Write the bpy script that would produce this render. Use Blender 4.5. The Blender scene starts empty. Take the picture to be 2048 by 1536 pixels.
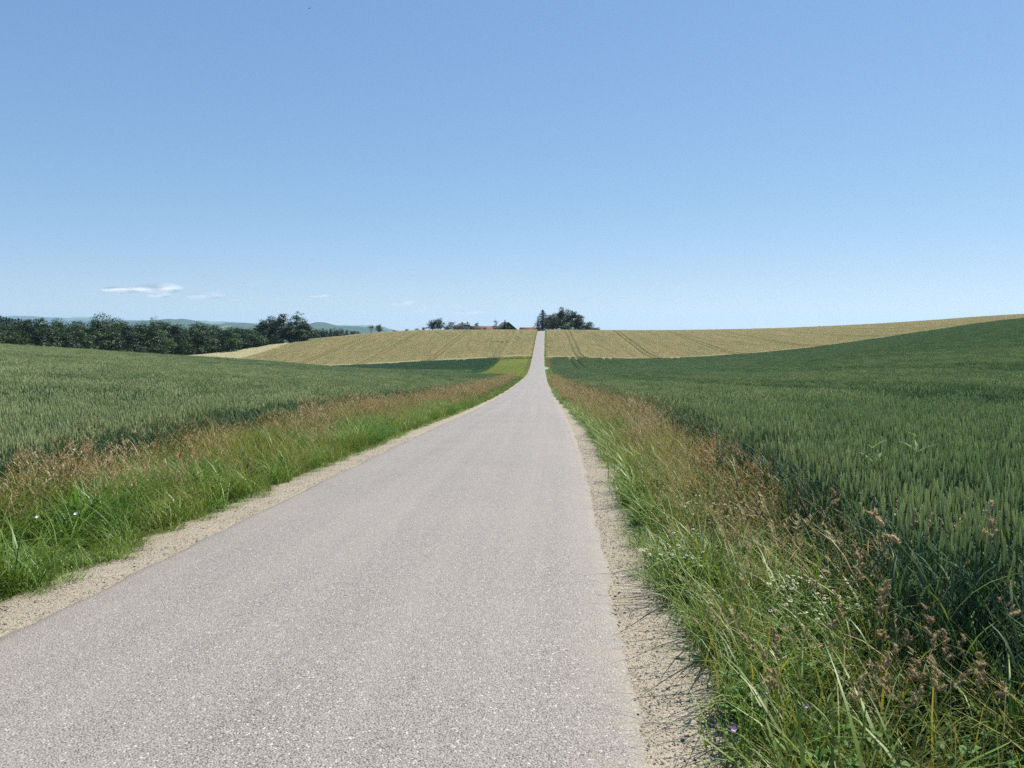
import bpy, math, random
import numpy as np
from mathutils import Vector

R = np.random.RandomState(7)
random.seed(7)
rad = math.radians
sc = bpy.context.scene
COL = sc.collection
F = 1545.0            # focal length of the photograph in its own pixels (2048 wide)
HOR = 650.0

# ------------------------------------------------------------------ helpers
def tag(o, label=None, cat=None, group=None, kind=None):
    if label: o['label'] = label
    if cat: o['category'] = cat
    if group: o['group'] = group
    if kind: o['kind'] = kind
    return o

def raw_mesh(name, V, faces, mats, midx=None, smooth=False):
    """faces: list of (n,k) integer arrays (k = 3 or 4)"""
    me = bpy.data.meshes.new(name)
    V = np.asarray(V, dtype=np.float32)
    loops = []; starts = []; tot = 0; n = 0
    for f in faces:
        f = np.asarray(f, dtype=np.int32)
        if len(f) == 0: continue
        k = f.shape[1]
        loops.append(f.ravel()); starts.append(tot + np.arange(len(f), dtype=np.int32) * k)
        tot += f.size; n += len(f)
    me.vertices.add(len(V)); me.vertices.foreach_set('co', V.ravel())
    me.loops.add(tot); me.loops.foreach_set('vertex_index', np.concatenate(loops))
    me.polygons.add(n); me.polygons.foreach_set('loop_start', np.concatenate(starts))
    for m in mats: me.materials.append(m)
    if midx is not None: me.polygons.foreach_set('material_index', np.asarray(midx, dtype=np.int32))
    if smooth: me.polygons.foreach_set('use_smooth', np.ones(n, dtype=bool))
    me.update(calc_edges=True)
    return me

def link(name, me, parent=None, loc=(0, 0, 0), rz=0.0, hidden=False):
    o = bpy.data.objects.new(name, me)
    o.location = loc; o.rotation_euler = (0, 0, rz)
    if not hidden: COL.objects.link(o)
    if parent: o.parent = parent
    return o

def empty(name, loc, rz=0.0):
    o = bpy.data.objects.new(name, None); COL.objects.link(o)
    o.location = loc; o.rotation_euler = (0, 0, rz); o.empty_display_size = 0.2
    return o

class MB:
    """collects quads and triangles with a material index"""
    def __init__(s): s.v = []; s.q = []; s.t = []; s.qm = []; s.tm = []; s.n = 0
    def add(s, V, quads=None, tris=None, m=0):
        V = np.asarray(V, float).reshape(-1, 3)
        if quads is not None and len(quads):
            q = np.asarray(quads, int) + s.n; s.q.append(q); s.qm.append(np.full(len(q), m))
        if tris is not None and len(tris):
            t = np.asarray(tris, int) + s.n; s.t.append(t); s.tm.append(np.full(len(t), m))
        s.v.append(V); s.n += len(V)
    def mesh(s, name, mats, smooth=False):
        fs = []; mi = []
        if s.q: fs.append(np.concatenate(s.q)); mi.append(np.concatenate(s.qm))
        if s.t: fs.append(np.concatenate(s.t)); mi.append(np.concatenate(s.tm))
        return raw_mesh(name, np.concatenate(s.v), fs, mats, np.concatenate(mi), smooth)
    def ribbon(s, P, W, az, m=0):
        """flat blade along points P, widths W, width direction given by azimuth az"""
        P = np.asarray(P, float); W = np.asarray(W, float)
        d = np.array([math.cos(az), math.sin(az), 0.0])
        V = np.empty((2 * len(P), 3)); V[0::2] = P - d * W[:, None] * .5; V[1::2] = P + d * W[:, None] * .5
        i = np.arange(len(P) - 1) * 2
        s.add(V, np.stack([i, i + 1, i + 3, i + 2], 1), m=m)
    def tube(s, P, rr, k=3, m=0):
        P = np.asarray(P, float); rr = np.asarray(rr, float); n = len(P)
        T = np.gradient(P, axis=0); T /= np.linalg.norm(T, axis=1)[:, None] + 1e-9
        a = np.where(np.abs(T[:, 2:3]) > .9, np.array([[1., 0, 0]]), np.array([[0, 0, 1.]]))
        X = np.cross(T, a); X /= np.linalg.norm(X, axis=1)[:, None] + 1e-9
        Y = np.cross(T, X)
        th = np.arange(k) * 2 * math.pi / k
        V = P[:, None, :] + rr[:, None, None] * (X[:, None, :] * np.cos(th)[None, :, None] + Y[:, None, :] * np.sin(th)[None, :, None])
        q = []
        for i in range(n - 1):
            for j in range(k):
                q.append((i * k + j, i * k + (j + 1) % k, (i + 1) * k + (j + 1) % k, (i + 1) * k + j))
        s.add(V.reshape(-1, 3), q, m=m)
    def box(s, x0, x1, y0, y1, z0, z1, m=0):
        V = [(x0, y0, z0), (x1, y0, z0), (x1, y1, z0), (x0, y1, z0), (x0, y0, z1), (x1, y0, z1), (x1, y1, z1), (x0, y1, z1)]
        s.add(V, [(0, 3, 2, 1), (4, 5, 6, 7), (0, 1, 5, 4), (1, 2, 6, 5), (2, 3, 7, 6), (3, 0, 4, 7)], m=m)

# ------------------------------------------------------------------ node materials
def new_mat(name):
    m = bpy.data.materials.new(name); m.use_nodes = True
    nt = m.node_tree; nt.nodes.clear()
    out = nt.nodes.new('ShaderNodeOutputMaterial')
    return m, nt, out

def N(nt, typ, **kw):
    n = nt.nodes.new(typ)
    for k, v in kw.items():
        if k in n.inputs: n.inputs[k].default_value = v
        else: setattr(n, k, v)
    return n

def mixc(nt, fac, a, b, blend='MIX'):
    n = nt.nodes.new('ShaderNodeMix'); n.data_type = 'RGBA'; n.blend_type = blend
    for sock, v in ((n.inputs[0], fac), (n.inputs[6], a), (n.inputs[7], b)):
        if hasattr(v, 'is_output'): nt.links.new(v, sock)
        else: sock.default_value = v if isinstance(v, (int, float)) else (*v[:3], 1)
    return n.outputs[2]

def ramp(nt, fac, stops):
    r = nt.nodes.new('ShaderNodeValToRGB'); e = r.color_ramp.elements
    while len(e) < len(stops): e.new(.5)
    for el, (p, c) in zip(e, stops):
        el.position = p; el.color = (c, c, c, 1) if isinstance(c, (int, float)) else (*c, 1)
    nt.links.new(fac, r.inputs[0]); return r.outputs[0]

def mrange(nt, v, a, b, c=0., d=1.):
    n = nt.nodes.new('ShaderNodeMapRange'); n.inputs[1].default_value = a; n.inputs[2].default_value = b
    n.inputs[3].default_value = c; n.inputs[4].default_value = d
    nt.links.new(v, n.inputs[0]); return n.outputs[0]

def noise(nt, vec, scale, detail=3., rough=.55):
    n = N(nt, 'ShaderNodeTexNoise', Scale=scale, Detail=detail, Roughness=rough)
    if vec is not None: nt.links.new(vec, n.inputs['Vector'])
    return n.outputs['Fac']

def foliage(name, c1, c2, trans=.3, spec=.25, rough=.5, c3=None, nscale=.25, tcol=None, stretch=1., isl=.28, k=.84):
    c1 = [v * k for v in c1]; c2 = [v * k for v in c2]; c3 = [v * k for v in c3] if c3 is not None else None
    # leaf material: colour varies from instance to instance and over the place
    m, nt, out = new_mat(name)
    oi = N(nt, 'ShaderNodeObjectInfo'); g = N(nt, 'ShaderNodeNewGeometry')
    c = mixc(nt, oi.outputs['Random'], c1, c2)
    if c3 is not None:
        mp = N(nt, 'ShaderNodeMapping'); mp.inputs['Scale'].default_value = (1., stretch, 1.); nt.links.new(g.outputs['Position'], mp.inputs[0])
        f = ramp(nt, noise(nt, mp.outputs[0], nscale, 4.), [(.42, 0.), (.62, 1.)])
        c = mixc(nt, f, c, c3)
    f2 = mrange(nt, g.outputs['Random Per Island'], 0, 1, 1 - isl, 1 + isl)
    mul = N(nt, 'ShaderNodeVectorMath', operation='SCALE'); nt.links.new(c, mul.inputs[0]); nt.links.new(f2, mul.inputs['Scale'])
    c = mul.outputs[0]
    p = N(nt, 'ShaderNodeBsdfPrincipled', Roughness=rough); p.inputs['Specular IOR Level'].default_value = spec
    nt.links.new(c, p.inputs['Base Color'])
    t = N(nt, 'ShaderNodeBsdfTranslucent')
    if tcol is None: nt.links.new(mixc(nt, .55, c, (.9, 1., .25), 'MULTIPLY'), t.inputs['Color'])
    else: nt.links.new(mixc(nt, 1., c, tcol, 'MULTIPLY'), t.inputs['Color'])
    mx = N(nt, 'ShaderNodeMixShader'); mx.inputs[0].default_value = trans
    nt.links.new(p.outputs[0], mx.inputs[1]); nt.links.new(t.outputs[0], mx.inputs[2])
    nt.links.new(mx.outputs[0], out.inputs[0])
    return m

def matte(name, c1, c2, scale=3., rough=.9, bump=0., spec=.2):
    c1 = [v * .78 for v in c1]; c2 = [v * .78 for v in c2]
    m, nt, out = new_mat(name)
    g = N(nt, 'ShaderNodeNewGeometry')
    nz = noise(nt, g.outputs['Position'], scale, 5.)
    p = N(nt, 'ShaderNodeBsdfPrincipled', Roughness=rough); p.inputs['Specular IOR Level'].default_value = spec
    nt.links.new(mixc(nt, ramp(nt, nz, [(.35, 0.), (.65, 1.)]), c1, c2), p.inputs['Base Color'])
    if bump:
        b = N(nt, 'ShaderNodeBump', Strength=.6, Distance=bump); nt.links.new(nz, b.inputs['Height'])
        nt.links.new(b.outputs[0], p.inputs['Normal'])
    nt.links.new(p.outputs[0], out.inputs[0])
    return m

# ------------------------------------------------------------------ terrain
def pchip(x, y, xi):
    x = np.asarray(x, float); y = np.asarray(y, float)
    h = np.diff(x); dl = np.diff(y) / h
    m = np.zeros(len(x))
    for i in range(1, len(x) - 1):
        if dl[i - 1] * dl[i] > 0:
            w1 = 2 * h[i] + h[i - 1]; w2 = h[i] + 2 * h[i - 1]
            m[i] = (w1 + w2) / (w1 / dl[i - 1] + w2 / dl[i])
    m[0] = dl[0]; m[-1] = dl[-1]
    k = np.clip(np.searchsorted(x, xi) - 1, 0, len(x) - 2)
    xi = np.clip(xi, x[0], x[-1])
    t = (xi - x[k]) / h[k]
    return ((1 + 2 * t) * (1 - t) ** 2 * y[k] + t * (1 - t) ** 2 * h[k] * m[k]
            + t * t * (3 - 2 * t) * y[k + 1] + t * t * (t - 1) * h[k] * m[k + 1])

# height (camera level = 0) against distance ahead, for a fan of directions (lateral / ahead)
ROADH = [(4, -1.794), (10, -2.09), (20, -2.68), (28, -3.24), (45, -4.35), (71, -5.9), (104, -7.6), (148, -9.6), (185, -10.7),
         (215, -11.0), (250, -10.25), (300, -8.2), (350, -5.6), (385, -3.65), (405, -3.15), (430, -3.4), (470, -5.2), (550, -10), (700, -18), (1000, -42), (3000, -90), (9000, -150)]
FANS = {
 -1.2: [(4, -1.75), (10, -1.9), (20, -1.8), (35, -1.6), (60, -1.6), (90, -2.8), (200, -10), (300, -14), (700, -24), (1000, -34), (3000, -70), (9000, -150)],
 -.8: [(4, -1.78), (10, -2.0), (20, -2.05), (35, -1.95), (60, -2.0), (90, -3.2), (130, -6.2), (200, -11), (300, -15), (700, -24), (1000, -34), (3000, -70), (9000, -150)],
 -.663: [(4, -1.78), (10, -2.03), (20, -2.13), (30, -2.16), (50, -2.3), (65, -2.43), (90, -3.7), (130, -6.7), (200, -11.8), (300, -15.5), (700, -24), (1000, -34), (3000, -70), (9000, -150)],
 -.55: [(4, -1.785), (10, -2.05), (20, -2.25), (30, -2.4), (50, -2.8), (80, -3.35), (120, -5.7), (200, -11.5), (300, -15), (700, -24), (1000, -34), (3000, -70), (9000, -150)],
 -.436: [(4, -1.79), (10, -2.06), (20, -2.4), (30, -2.65), (60, -3.6), (100, -4.75), (130, -6.7), (200, -11.6), (260, -12.2), (300, -12.6), (330, -14), (400, -18), (700, -24), (1000, -34), (3000, -70), (9000, -150)],
 -.338: [(4, -1.79), (10, -2.07), (20, -2.5), (30, -2.9), (60, -4.0), (100, -5.35), (130, -7.0), (180, -10.6), (220, -13), (260, -13.4), (300, -11.7), (340, -10.0), (370, -10.9), (450, -17), (700, -24), (1000, -34), (3000, -70), (9000, -150)],
 -.274: [(4, -1.79), (10, -2.08), (20, -2.55), (30, -3.05), (60, -4.4), (100, -5.9), (150, -8.5), (200, -11.9), (250, -13.7), (300, -10.6), (350, -7.7), (380, -8.0), (450, -13), (700, -24), (1000, -34), (3000, -70), (9000, -150)],
 -.21: [(4, -1.79), (10, -2.08), (20, -2.6), (30, -3.15), (60, -4.7), (100, -6.5), (150, -9.2), (200, -11.8), (250, -13.4), (310, -9.6), (370, -5.6), (395, -5.6), (450, -9), (700, -22), (1000, -34), (3000, -70), (9000, -150)],
 -.113: [(4, -1.79), (10, -2.085), (20, -2.65), (30, -3.25), (60, -4.95), (100, -7.0), (150, -9.5), (200, -11.4), (247, -12.0), (320, -7.4), (388, -3.4), (410, -3.3), (440, -4.2), (500, -8), (700, -20), (1000, -42), (3000, -90), (9000, -150)],
 -.05: [(4, -1.79), (10, -2.09), (20, -2.67), (30, -3.3), (60, -5.15), (100, -7.3), (150, -9.6), (200, -11.2), (247, -11.3), (320, -7.2), (395, -3.15), (415, -3.2), (440, -4.0), (500, -7.5), (700, -19), (1000, -42), (3000, -90), (9000, -150)],
 .04: ROADH,
 .10: [(4, -1.79), (10, -2.09), (20, -2.68), (30, -3.35), (60, -5.25), (100, -7.2), (160, -9.9), (210, -11.1), (240, -10.8), (320, -7.1), (400, -3.3), (430, -3.5), (470, -5.2), (700, -18), (1000, -42), (3000, -90), (9000, -150)],
 .172: [(4, -1.79), (10, -2.085), (20, -2.65), (30, -3.3), (60, -5.1), (100, -6.85), (160, -9.7), (210, -11.1), (240, -11.1), (320, -7.4), (400, -3.55), (430, -3.6), (470, -5.2), (700, -18), (1000, -42), (3000, -90), (9000, -150)],
 .276: [(4, -1.79), (10, -2.07), (20, -2.6), (30, -3.2), (60, -4.8), (100, -6.2), (160, -8.8), (210, -10.2), (240, -10.0), (320, -6.4), (400, -3.2), (430, -3.1), (470, -4.6), (700, -17), (1000, -42), (3000, -90), (9000, -150)],
 .373: [(4, -1.785), (10, -2.05), (20, -2.52), (30, -3.05), (60, -4.3), (100, -5.3), (160, -7.0), (210, -8.1), (240, -8.0), (320, -4.9), (400, -2.25), (430, -1.95), (470, -3.0), (700, -15), (1000, -42), (3000, -90), (9000, -150)],
 .5: [(4, -1.78), (10, -2.02), (20, -2.4), (30, -2.8), (50, -3.3), (75, -3.6), (100, -3.7), (160, -3.9), (210, -4.0), (240, -3.85), (320, -1.6), (400, .4), (430, .8), (480, 0), (700, -12), (1000, -42), (3000, -90), (9000, -150)],
 .663: [(4, -1.77), (10, -1.98), (20, -2.3), (30, -2.55), (58, -2.6), (100, -1.6), (160, 0.0), (210, 1.0), (240, 1.45), (320, 3.3), (400, 5.0), (430, 5.5), (480, 5.2), (700, -8), (1000, -42), (3000, -90), (9000, -150)],
 1.2: [(4, -1.7), (10, -1.85), (20, -1.9), (30, -1.8), (60, -.4), (100, 2.2), (160, 5.5), (240, 8), (400, 12), (500, 12), (700, 0), (1000, -42), (3000, -90), (9000, -150)],
}
UG = np.linspace(-1.2, 1.2, 361)
DG = np.concatenate([np.geomspace(4, 600, 420), np.geomspace(620, 9000, 60)])
_us = np.array(sorted(FANS))
_cols = np.stack([pchip([p[0] for p in FANS[u]], [p[1] for p in FANS[u]], DG) for u in _us])     # (nu, nd)
TAB = np.stack([pchip(_us, _cols[:, j], UG) for j in range(len(DG))])                            # (nd, nU)
_k = np.exp(-.5 * (np.arange(-8, 9) / 4.) ** 2); _k /= _k.sum()
_pad = np.pad(TAB, ((0, 0), (8, 8)), mode='edge')
TAB = np.stack([np.convolve(r, _k, 'valid') for r in _pad])

XC_D = [-40, 0, 5, 10, 16, 28, 45, 71, 104, 148, 201, 250, 300, 350, 400, 460, 600]
XC_X = [-4.3, -1.45, -1.13, -.80, -.44, .10, .75, 1.7, 2.95, 4.7, 6.7, 8.6, 10.7, 12.9, 15.2, 18.2, 25]
def xc(d): return pchip(XC_D, XC_X, np.asarray(d, float))
def roadz(d):
    d = np.asarray(d, float)
    z = pchip([p[0] for p in ROADH], [p[1] for p in ROADH], np.maximum(d, 4))
    return np.where(d < 4, -1.794 + .0485 * (4 - d), z)
def sstep(a, b, x):
    t = np.clip((x - a) / (b - a), 0, 1); return t * t * (3 - 2 * t)
def gz(x, d):
    """ground height at lateral x, ahead d"""
    x = np.asarray(x, float); d = np.asarray(d, float)
    dd = np.maximum(d, 4.0)
    u = np.clip(x / np.maximum(dd, 6.0), -1.199, 1.199)
    i = np.clip(np.searchsorted(DG, dd) - 1, 0, len(DG) - 2); ti = np.clip((dd - DG[i]) / (DG[i + 1] - DG[i]), 0, 1)
    fj = (u + 1.2) / (UG[1] - UG[0]); j = np.clip(fj.astype(int), 0, len(UG) - 2); tj = fj - j
    T = ((TAB[i, j] * (1 - tj) + TAB[i, j + 1] * tj) * (1 - ti) + (TAB[i + 1, j] * (1 - tj) + TAB[i + 1, j + 1] * tj) * ti)
    T = T + np.where(d < 4, .0485 * (4 - d), 0)
    s = np.abs(x - xc(d))
    w = sstep(2.4, 10 + 6 * sstep(20, 200, d), s) * 1.0
    near = np.where(d < 600, 1 - w, 0)
    z = T * (1 - near) + roadz(d) * near
    return z - .06 * (1 - sstep(2.2, 3.6, s)) * (d < 600)

def hash_noise(x, y, seed=0):
    """cheap smooth value noise"""
    xi = np.floor(x).astype(np.int64); yi = np.floor(y).astype(np.int64); fx = x - xi; fy = y - yi
    fx = fx * fx * (3 - 2 * fx); fy = fy * fy * (3 - 2 * fy)
    def h(a, b):
        n = (a * 374761393 + b * 668265263 + seed * 1274126177) & 0x7fffffff
        n = ((n ^ (n >> 13)) * 1274126177) & 0x7fffffff
        return ((n ^ (n >> 16)) & 0xffff) / 65535.0
    return (h(xi, yi) * (1 - fx) + h(xi + 1, yi) * fx) * (1 - fy) + (h(xi, yi + 1) * (1 - fx) + h(xi + 1, yi + 1) * fx) * fy

# ------------------------------------------------------------------ camera, light, sky
cam = bpy.data.cameras.new('camera'); co = bpy.data.objects.new('camera', cam); COL.objects.link(co)
cam.sensor_width = 36; cam.lens = F / 2048 * 36; cam.clip_end = 90000; cam.clip_start = .05
PITCH = math.atan((768 - HOR) / F)
co.rotation_euler = (math.pi / 2 - PITCH, 0, 0)
sc.camera = co

SUN_AZ, SUN_EL = 52, 54
dirv = Vector((math.sin(rad(SUN_AZ)) * math.cos(rad(SUN_EL)), math.cos(rad(SUN_AZ)) * math.cos(rad(SUN_EL)), math.sin(rad(SUN_EL))))
sl = bpy.data.lights.new('sun', 'SUN'); sl.energy = 5.0; sl.angle = rad(.53); sl.color = (1., .95, .87)
so = bpy.data.objects.new('sun', sl); COL.objects.link(so); so.rotation_euler = dirv.to_track_quat('Z', 'Y').to_euler()
so.location = (40, 30, 60)
w = bpy.data.worlds.new('World'); sc.world = w; w.use_nodes = True
nt = w.node_tree; nt.nodes.clear()
wo = nt.nodes.new('ShaderNodeOutputWorld'); bg = nt.nodes.new('ShaderNodeBackground'); bg.inputs[1].default_value = .12
sky = nt.nodes.new('ShaderNodeTexSky'); sky.sky_type = 'NISHITA'; sky.sun_disc = False
sky.sun_elevation = rad(SUN_EL); sky.sun_rotation = rad(SUN_AZ); sky.altitude = 500; sky.air_density = 1.; sky.dust_density = .6; sky.ozone_density = 1.3
sky.altitude = 2000; sky.dust_density = 0.; sky.ozone_density = 3.
sp_ = nt.nodes.new('ShaderNodeSeparateColor'); cb_ = nt.nodes.new('ShaderNodeCombineColor'); nt.links.new(sky.outputs[0], sp_.inputs[0])
for ch, (k_, e_) in enumerate(((.845, .66), (1.222, .535), (1.83, .42))):
    pw = nt.nodes.new('ShaderNodeMath'); pw.operation = 'POWER'; pw.inputs[1].default_value = e_; nt.links.new(sp_.outputs[ch], pw.inputs[0])
    ml = nt.nodes.new('ShaderNodeMath'); ml.operation = 'MULTIPLY'; ml.inputs[1].default_value = k_; nt.links.new(pw.outputs[0], ml.inputs[0]); nt.links.new(ml.outputs[0], cb_.inputs[ch])
nt.links.new(cb_.outputs[0], bg.inputs[0]); nt.links.new(bg.outputs[0], wo.inputs[0])
sc.view_settings.view_transform = 'Standard'; sc.view_settings.look = 'None'; sc.view_settings.gamma = 1; sc.view_settings.exposure = .75
sc.view_settings.use_curve_mapping = False
sc.cycles.use_denoising = False
sc.cycles.max_bounces = 6; sc.cycles.diffuse_bounces = 3; sc.cycles.transmission_bounces = 4; sc.cycles.transparent_max_bounces = 12; sc.cycles.volume_bounces = 1

# ------------------------------------------------------------------ materials
WT = dict(tcol=(.95, 1., .55))
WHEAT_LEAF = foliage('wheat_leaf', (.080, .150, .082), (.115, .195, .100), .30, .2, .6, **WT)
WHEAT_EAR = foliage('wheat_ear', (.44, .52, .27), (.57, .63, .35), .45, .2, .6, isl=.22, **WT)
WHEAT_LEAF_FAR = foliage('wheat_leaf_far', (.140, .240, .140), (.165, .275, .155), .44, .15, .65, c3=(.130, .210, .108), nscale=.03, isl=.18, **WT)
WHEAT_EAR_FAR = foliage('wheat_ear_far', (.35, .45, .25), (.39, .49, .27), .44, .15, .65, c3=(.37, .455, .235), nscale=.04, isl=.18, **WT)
DARK_LEAF = foliage('dark_wheat_leaf', (.105, .205, .128), (.120, .225, .135), .42, .15, .65, isl=.12, **WT)
DARK_EAR = foliage('dark_wheat_ear', (.165, .280, .170), (.185, .305, .180), .42, .15, .65, isl=.12, **WT)
GT = dict(tcol=(1, .93, .7), stretch=.03, isl=.08, nscale=.55)
GOLD_STEM = foliage('barley_stem', (.55, .50, .24), (.58, .52, .25), .4, .15, .65, c3=(.48, .47, .22), **GT)
GOLD_EAR = foliage('barley_ear', (.74, .67, .41), (.78, .70, .43), .45, .15, .65, c3=(.63, .62, .35), **GT)
PALE_EAR = foliage('pale_cereal_ear', (.90, .86, .60), (.92, .89, .64), .45, .15, .65, isl=.06, tcol=(1, .97, .85))
GRASS = foliage('verge_grass_blade', (.110, .210, .034), (.215, .330, .062), .30, .3, .46, c3=(.210, .270, .060), nscale=1.6)
GRASS_DEEP = foliage('lush_grass_blade', (.080, .200, .026), (.140, .280, .044), .45, .35, .4)
GRASS_OLIVE = foliage('olive_grass_blade', (.24, .25, .070), (.36, .33, .115), .35, .25, .5, tcol=(1, .95, .4))
STRAW = foliage('dry_grass_stem', (.46, .36, .19), (.56, .45, .25), .3, .25, .55, tcol=(1, .85, .5))
PANICLE = foliage('grass_panicle', (.41, .355, .19), (.52, .45, .26), .35, .2, .6, tcol=(1, .95, .8))
RUSTY = foliage('rusty_panicle', (.42, .31, .175), (.50, .38, .23), .3, .2, .6, tcol=(1, .9, .7))
COCKS = foliage('cocksfoot_head', (.42, .32, .185), (.58, .46, .28), .4, .2, .7, tcol=(1, .92, .7))
DUN = foliage('dun_seed_head', (.26, .21, .115), (.36, .29, .165), .3, .2, .7, tcol=(1, .92, .7))
WEED = foliage('broad_weed_leaf', (.085, .190, .036), (.125, .250, .048), .4, .2, .55)
MEADOW = foliage('mown_grass', (.27, .335, .065), (.32, .385, .085), .3, .15, .7, c3=(.27, .28, .085), nscale=.12)
LEAVES = [foliage('leaf_dark', (.012, .032, .012), (.026, .058, .017), .22, .3, .5),
          foliage('leaf_mid', (.026, .062, .017), (.050, .104, .026), .28, .3, .5),
          foliage('leaf_light', (.064, .125, .030), (.088, .155, .040), .33, .3, .5)]
NEEDLES = foliage('conifer_needles', (.018, .040, .020), (.026, .052, .025), .1, .25, .55)
OLIVE_LEAF = foliage('leaf_olive', (.070, .088, .040), (.085, .105, .046), .25, .3, .5)
BARK = matte('bark', (.055, .042, .032), (.10, .082, .065), 2.5, .95, .03)
PETAL = foliage('white_petal', (.78, .78, .74), (.82, .82, .78), .2, .2, .6)
YELLOW = foliage('yellow_disc', (.62, .42, .03), (.70, .48, .04), .0, .2, .7)
PINK = foliage('pink_petal', (.62, .36, .62), (.70, .46, .68), .25, .2, .6, tcol=(1, .8, 1))
PALEW = foliage('pale_weed_leaf', (.22, .32, .12), (.28, .38, .15), .35, .2, .6)
RED = foliage('poppy_petal', (.62, .045, .015), (.7, .06, .02), .3, .2, .5, tcol=(1, .5, .3))
STONE = foliage('pebble', (.15, .14, .125), (.38, .35, .30), 0., .3, .7)

def field_mat(name, c1, c2, c3, sc1=.4, sc2=6.):
    c1, c2, c3 = ([v * .78 for v in c] for c in (c1, c2, c3))
    m, nt, out = new_mat(name)
    g = N(nt, 'ShaderNodeNewGeometry')
    a = noise(nt, g.outputs['Position'], sc1, 4.); b = noise(nt, g.outputs['Position'], sc2, 6.)
    c = mixc(nt, ramp(nt, a, [(.35, 0.), (.65, 1.)]), c1, c2)
    c = mixc(nt, ramp(nt, b, [(.45, 0.), (.7, 1.)]), c, c3)
    p = N(nt, 'ShaderNodeBsdfPrincipled', Roughness=.95); p.inputs['Specular IOR Level'].default_value = .1
    nt.links.new(c, p.inputs['Base Color'])
    bp = N(nt, 'ShaderNodeBump', Strength=.7, Distance=.05); nt.links.new(b, bp.inputs['Height']); nt.links.new(bp.outputs[0], p.inputs['Normal'])
    nt.links.new(p.outputs[0], out.inputs[0]); return m
SOIL = field_mat('verge_soil', (.050, .050, .024), (.075, .070, .036), (.10, .08, .05))
SOIL_GREEN = field_mat('wheat_soil', (.035, .060, .030), (.045, .070, .036), (.060, .060, .036))
SOIL_GOLD = field_mat('barley_soil', (.17, .155, .075), (.20, .175, .09), (.14, .13, .065))
SOIL_MEADOW = field_mat('meadow_soil', (.16, .19, .050), (.19, .21, .060), (.15, .17, .055), .15, 2.)
SOIL_WOOD = field_mat('countryside', (.050, .085, .025), (.095, .125, .040), (.035, .060, .020), .006, .03)

# ------------------------------------------------------------------ ground sheet
D_EDGE_R, D_EDGE_L = 240., 246.
PALE_S = -109.
def zone(s, d):
    """0 verge soil, 1 wheat, 2 gold, 3 meadow, 4 countryside"""
    z = np.full(np.shape(s), 4)
    r = s > 0
    z[(d < 436) & (np.abs(s) < 330)] = 2
    z[r & (d < D_EDGE_R)] = 1
    z[~r & (d < D_EDGE_L)] = 1
    z[~r & (d > 128) & (d < D_EDGE_L - 4) & (s > -12)] = 3
    z[(d < 428) & (np.abs(s) < 3.4)] = 0
    z[~r & (s < -190) & (d > 150)] = 4
    z[(s < -100) & (d > 336)] = 4
    return z
sl_ = np.concatenate([np.linspace(0, 4, 11), 4 + np.geomspace(.5, 330, 95) - .0, np.geomspace(350, 15500, 46)])
sl_ = np.unique(np.concatenate([-sl_, sl_]))
dl_ = np.concatenate([np.linspace(-40, 4, 30), np.geomspace(4.3, 620, 330), np.geomspace(640, 16000, 56)])
S, D = np.meshgrid(sl_, dl_)
fade = np.clip((9500 - D) / 9000, 0, 1)
X = xc(np.minimum(D, 600)) + S
Z = gz(X, D) + (hash_noise(X * 1.3, D * 1.3) - .5) * .07 * sstep(2.2, 3.2, np.abs(S)) * (D < 60)
nS, nD = len(sl_), len(dl_)
V = np.stack([X, D, Z], -1).reshape(-1, 3)
ii, jj = np.meshgrid(np.arange(nD - 1), np.arange(nS - 1), indexing='ij')
q = np.stack([ii * nS + jj, ii * nS + jj + 1, (ii + 1) * nS + jj + 1, (ii + 1) * nS + jj], -1).reshape(-1, 4)
sm = ((S[:-1, :-1] + S[1:, 1:]) / 2).ravel(); dm = ((D[:-1, :-1] + D[1:, 1:]) / 2).ravel()
g = link('ground', raw_mesh('ground', V, [q], [SOIL, SOIL_GREEN, SOIL_GOLD, SOIL_MEADOW, SOIL_WOOD], zone(sm, dm), True))
tag(g, 'rolling farmland ground under the crops and verges', 'ground', kind='structure')

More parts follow.
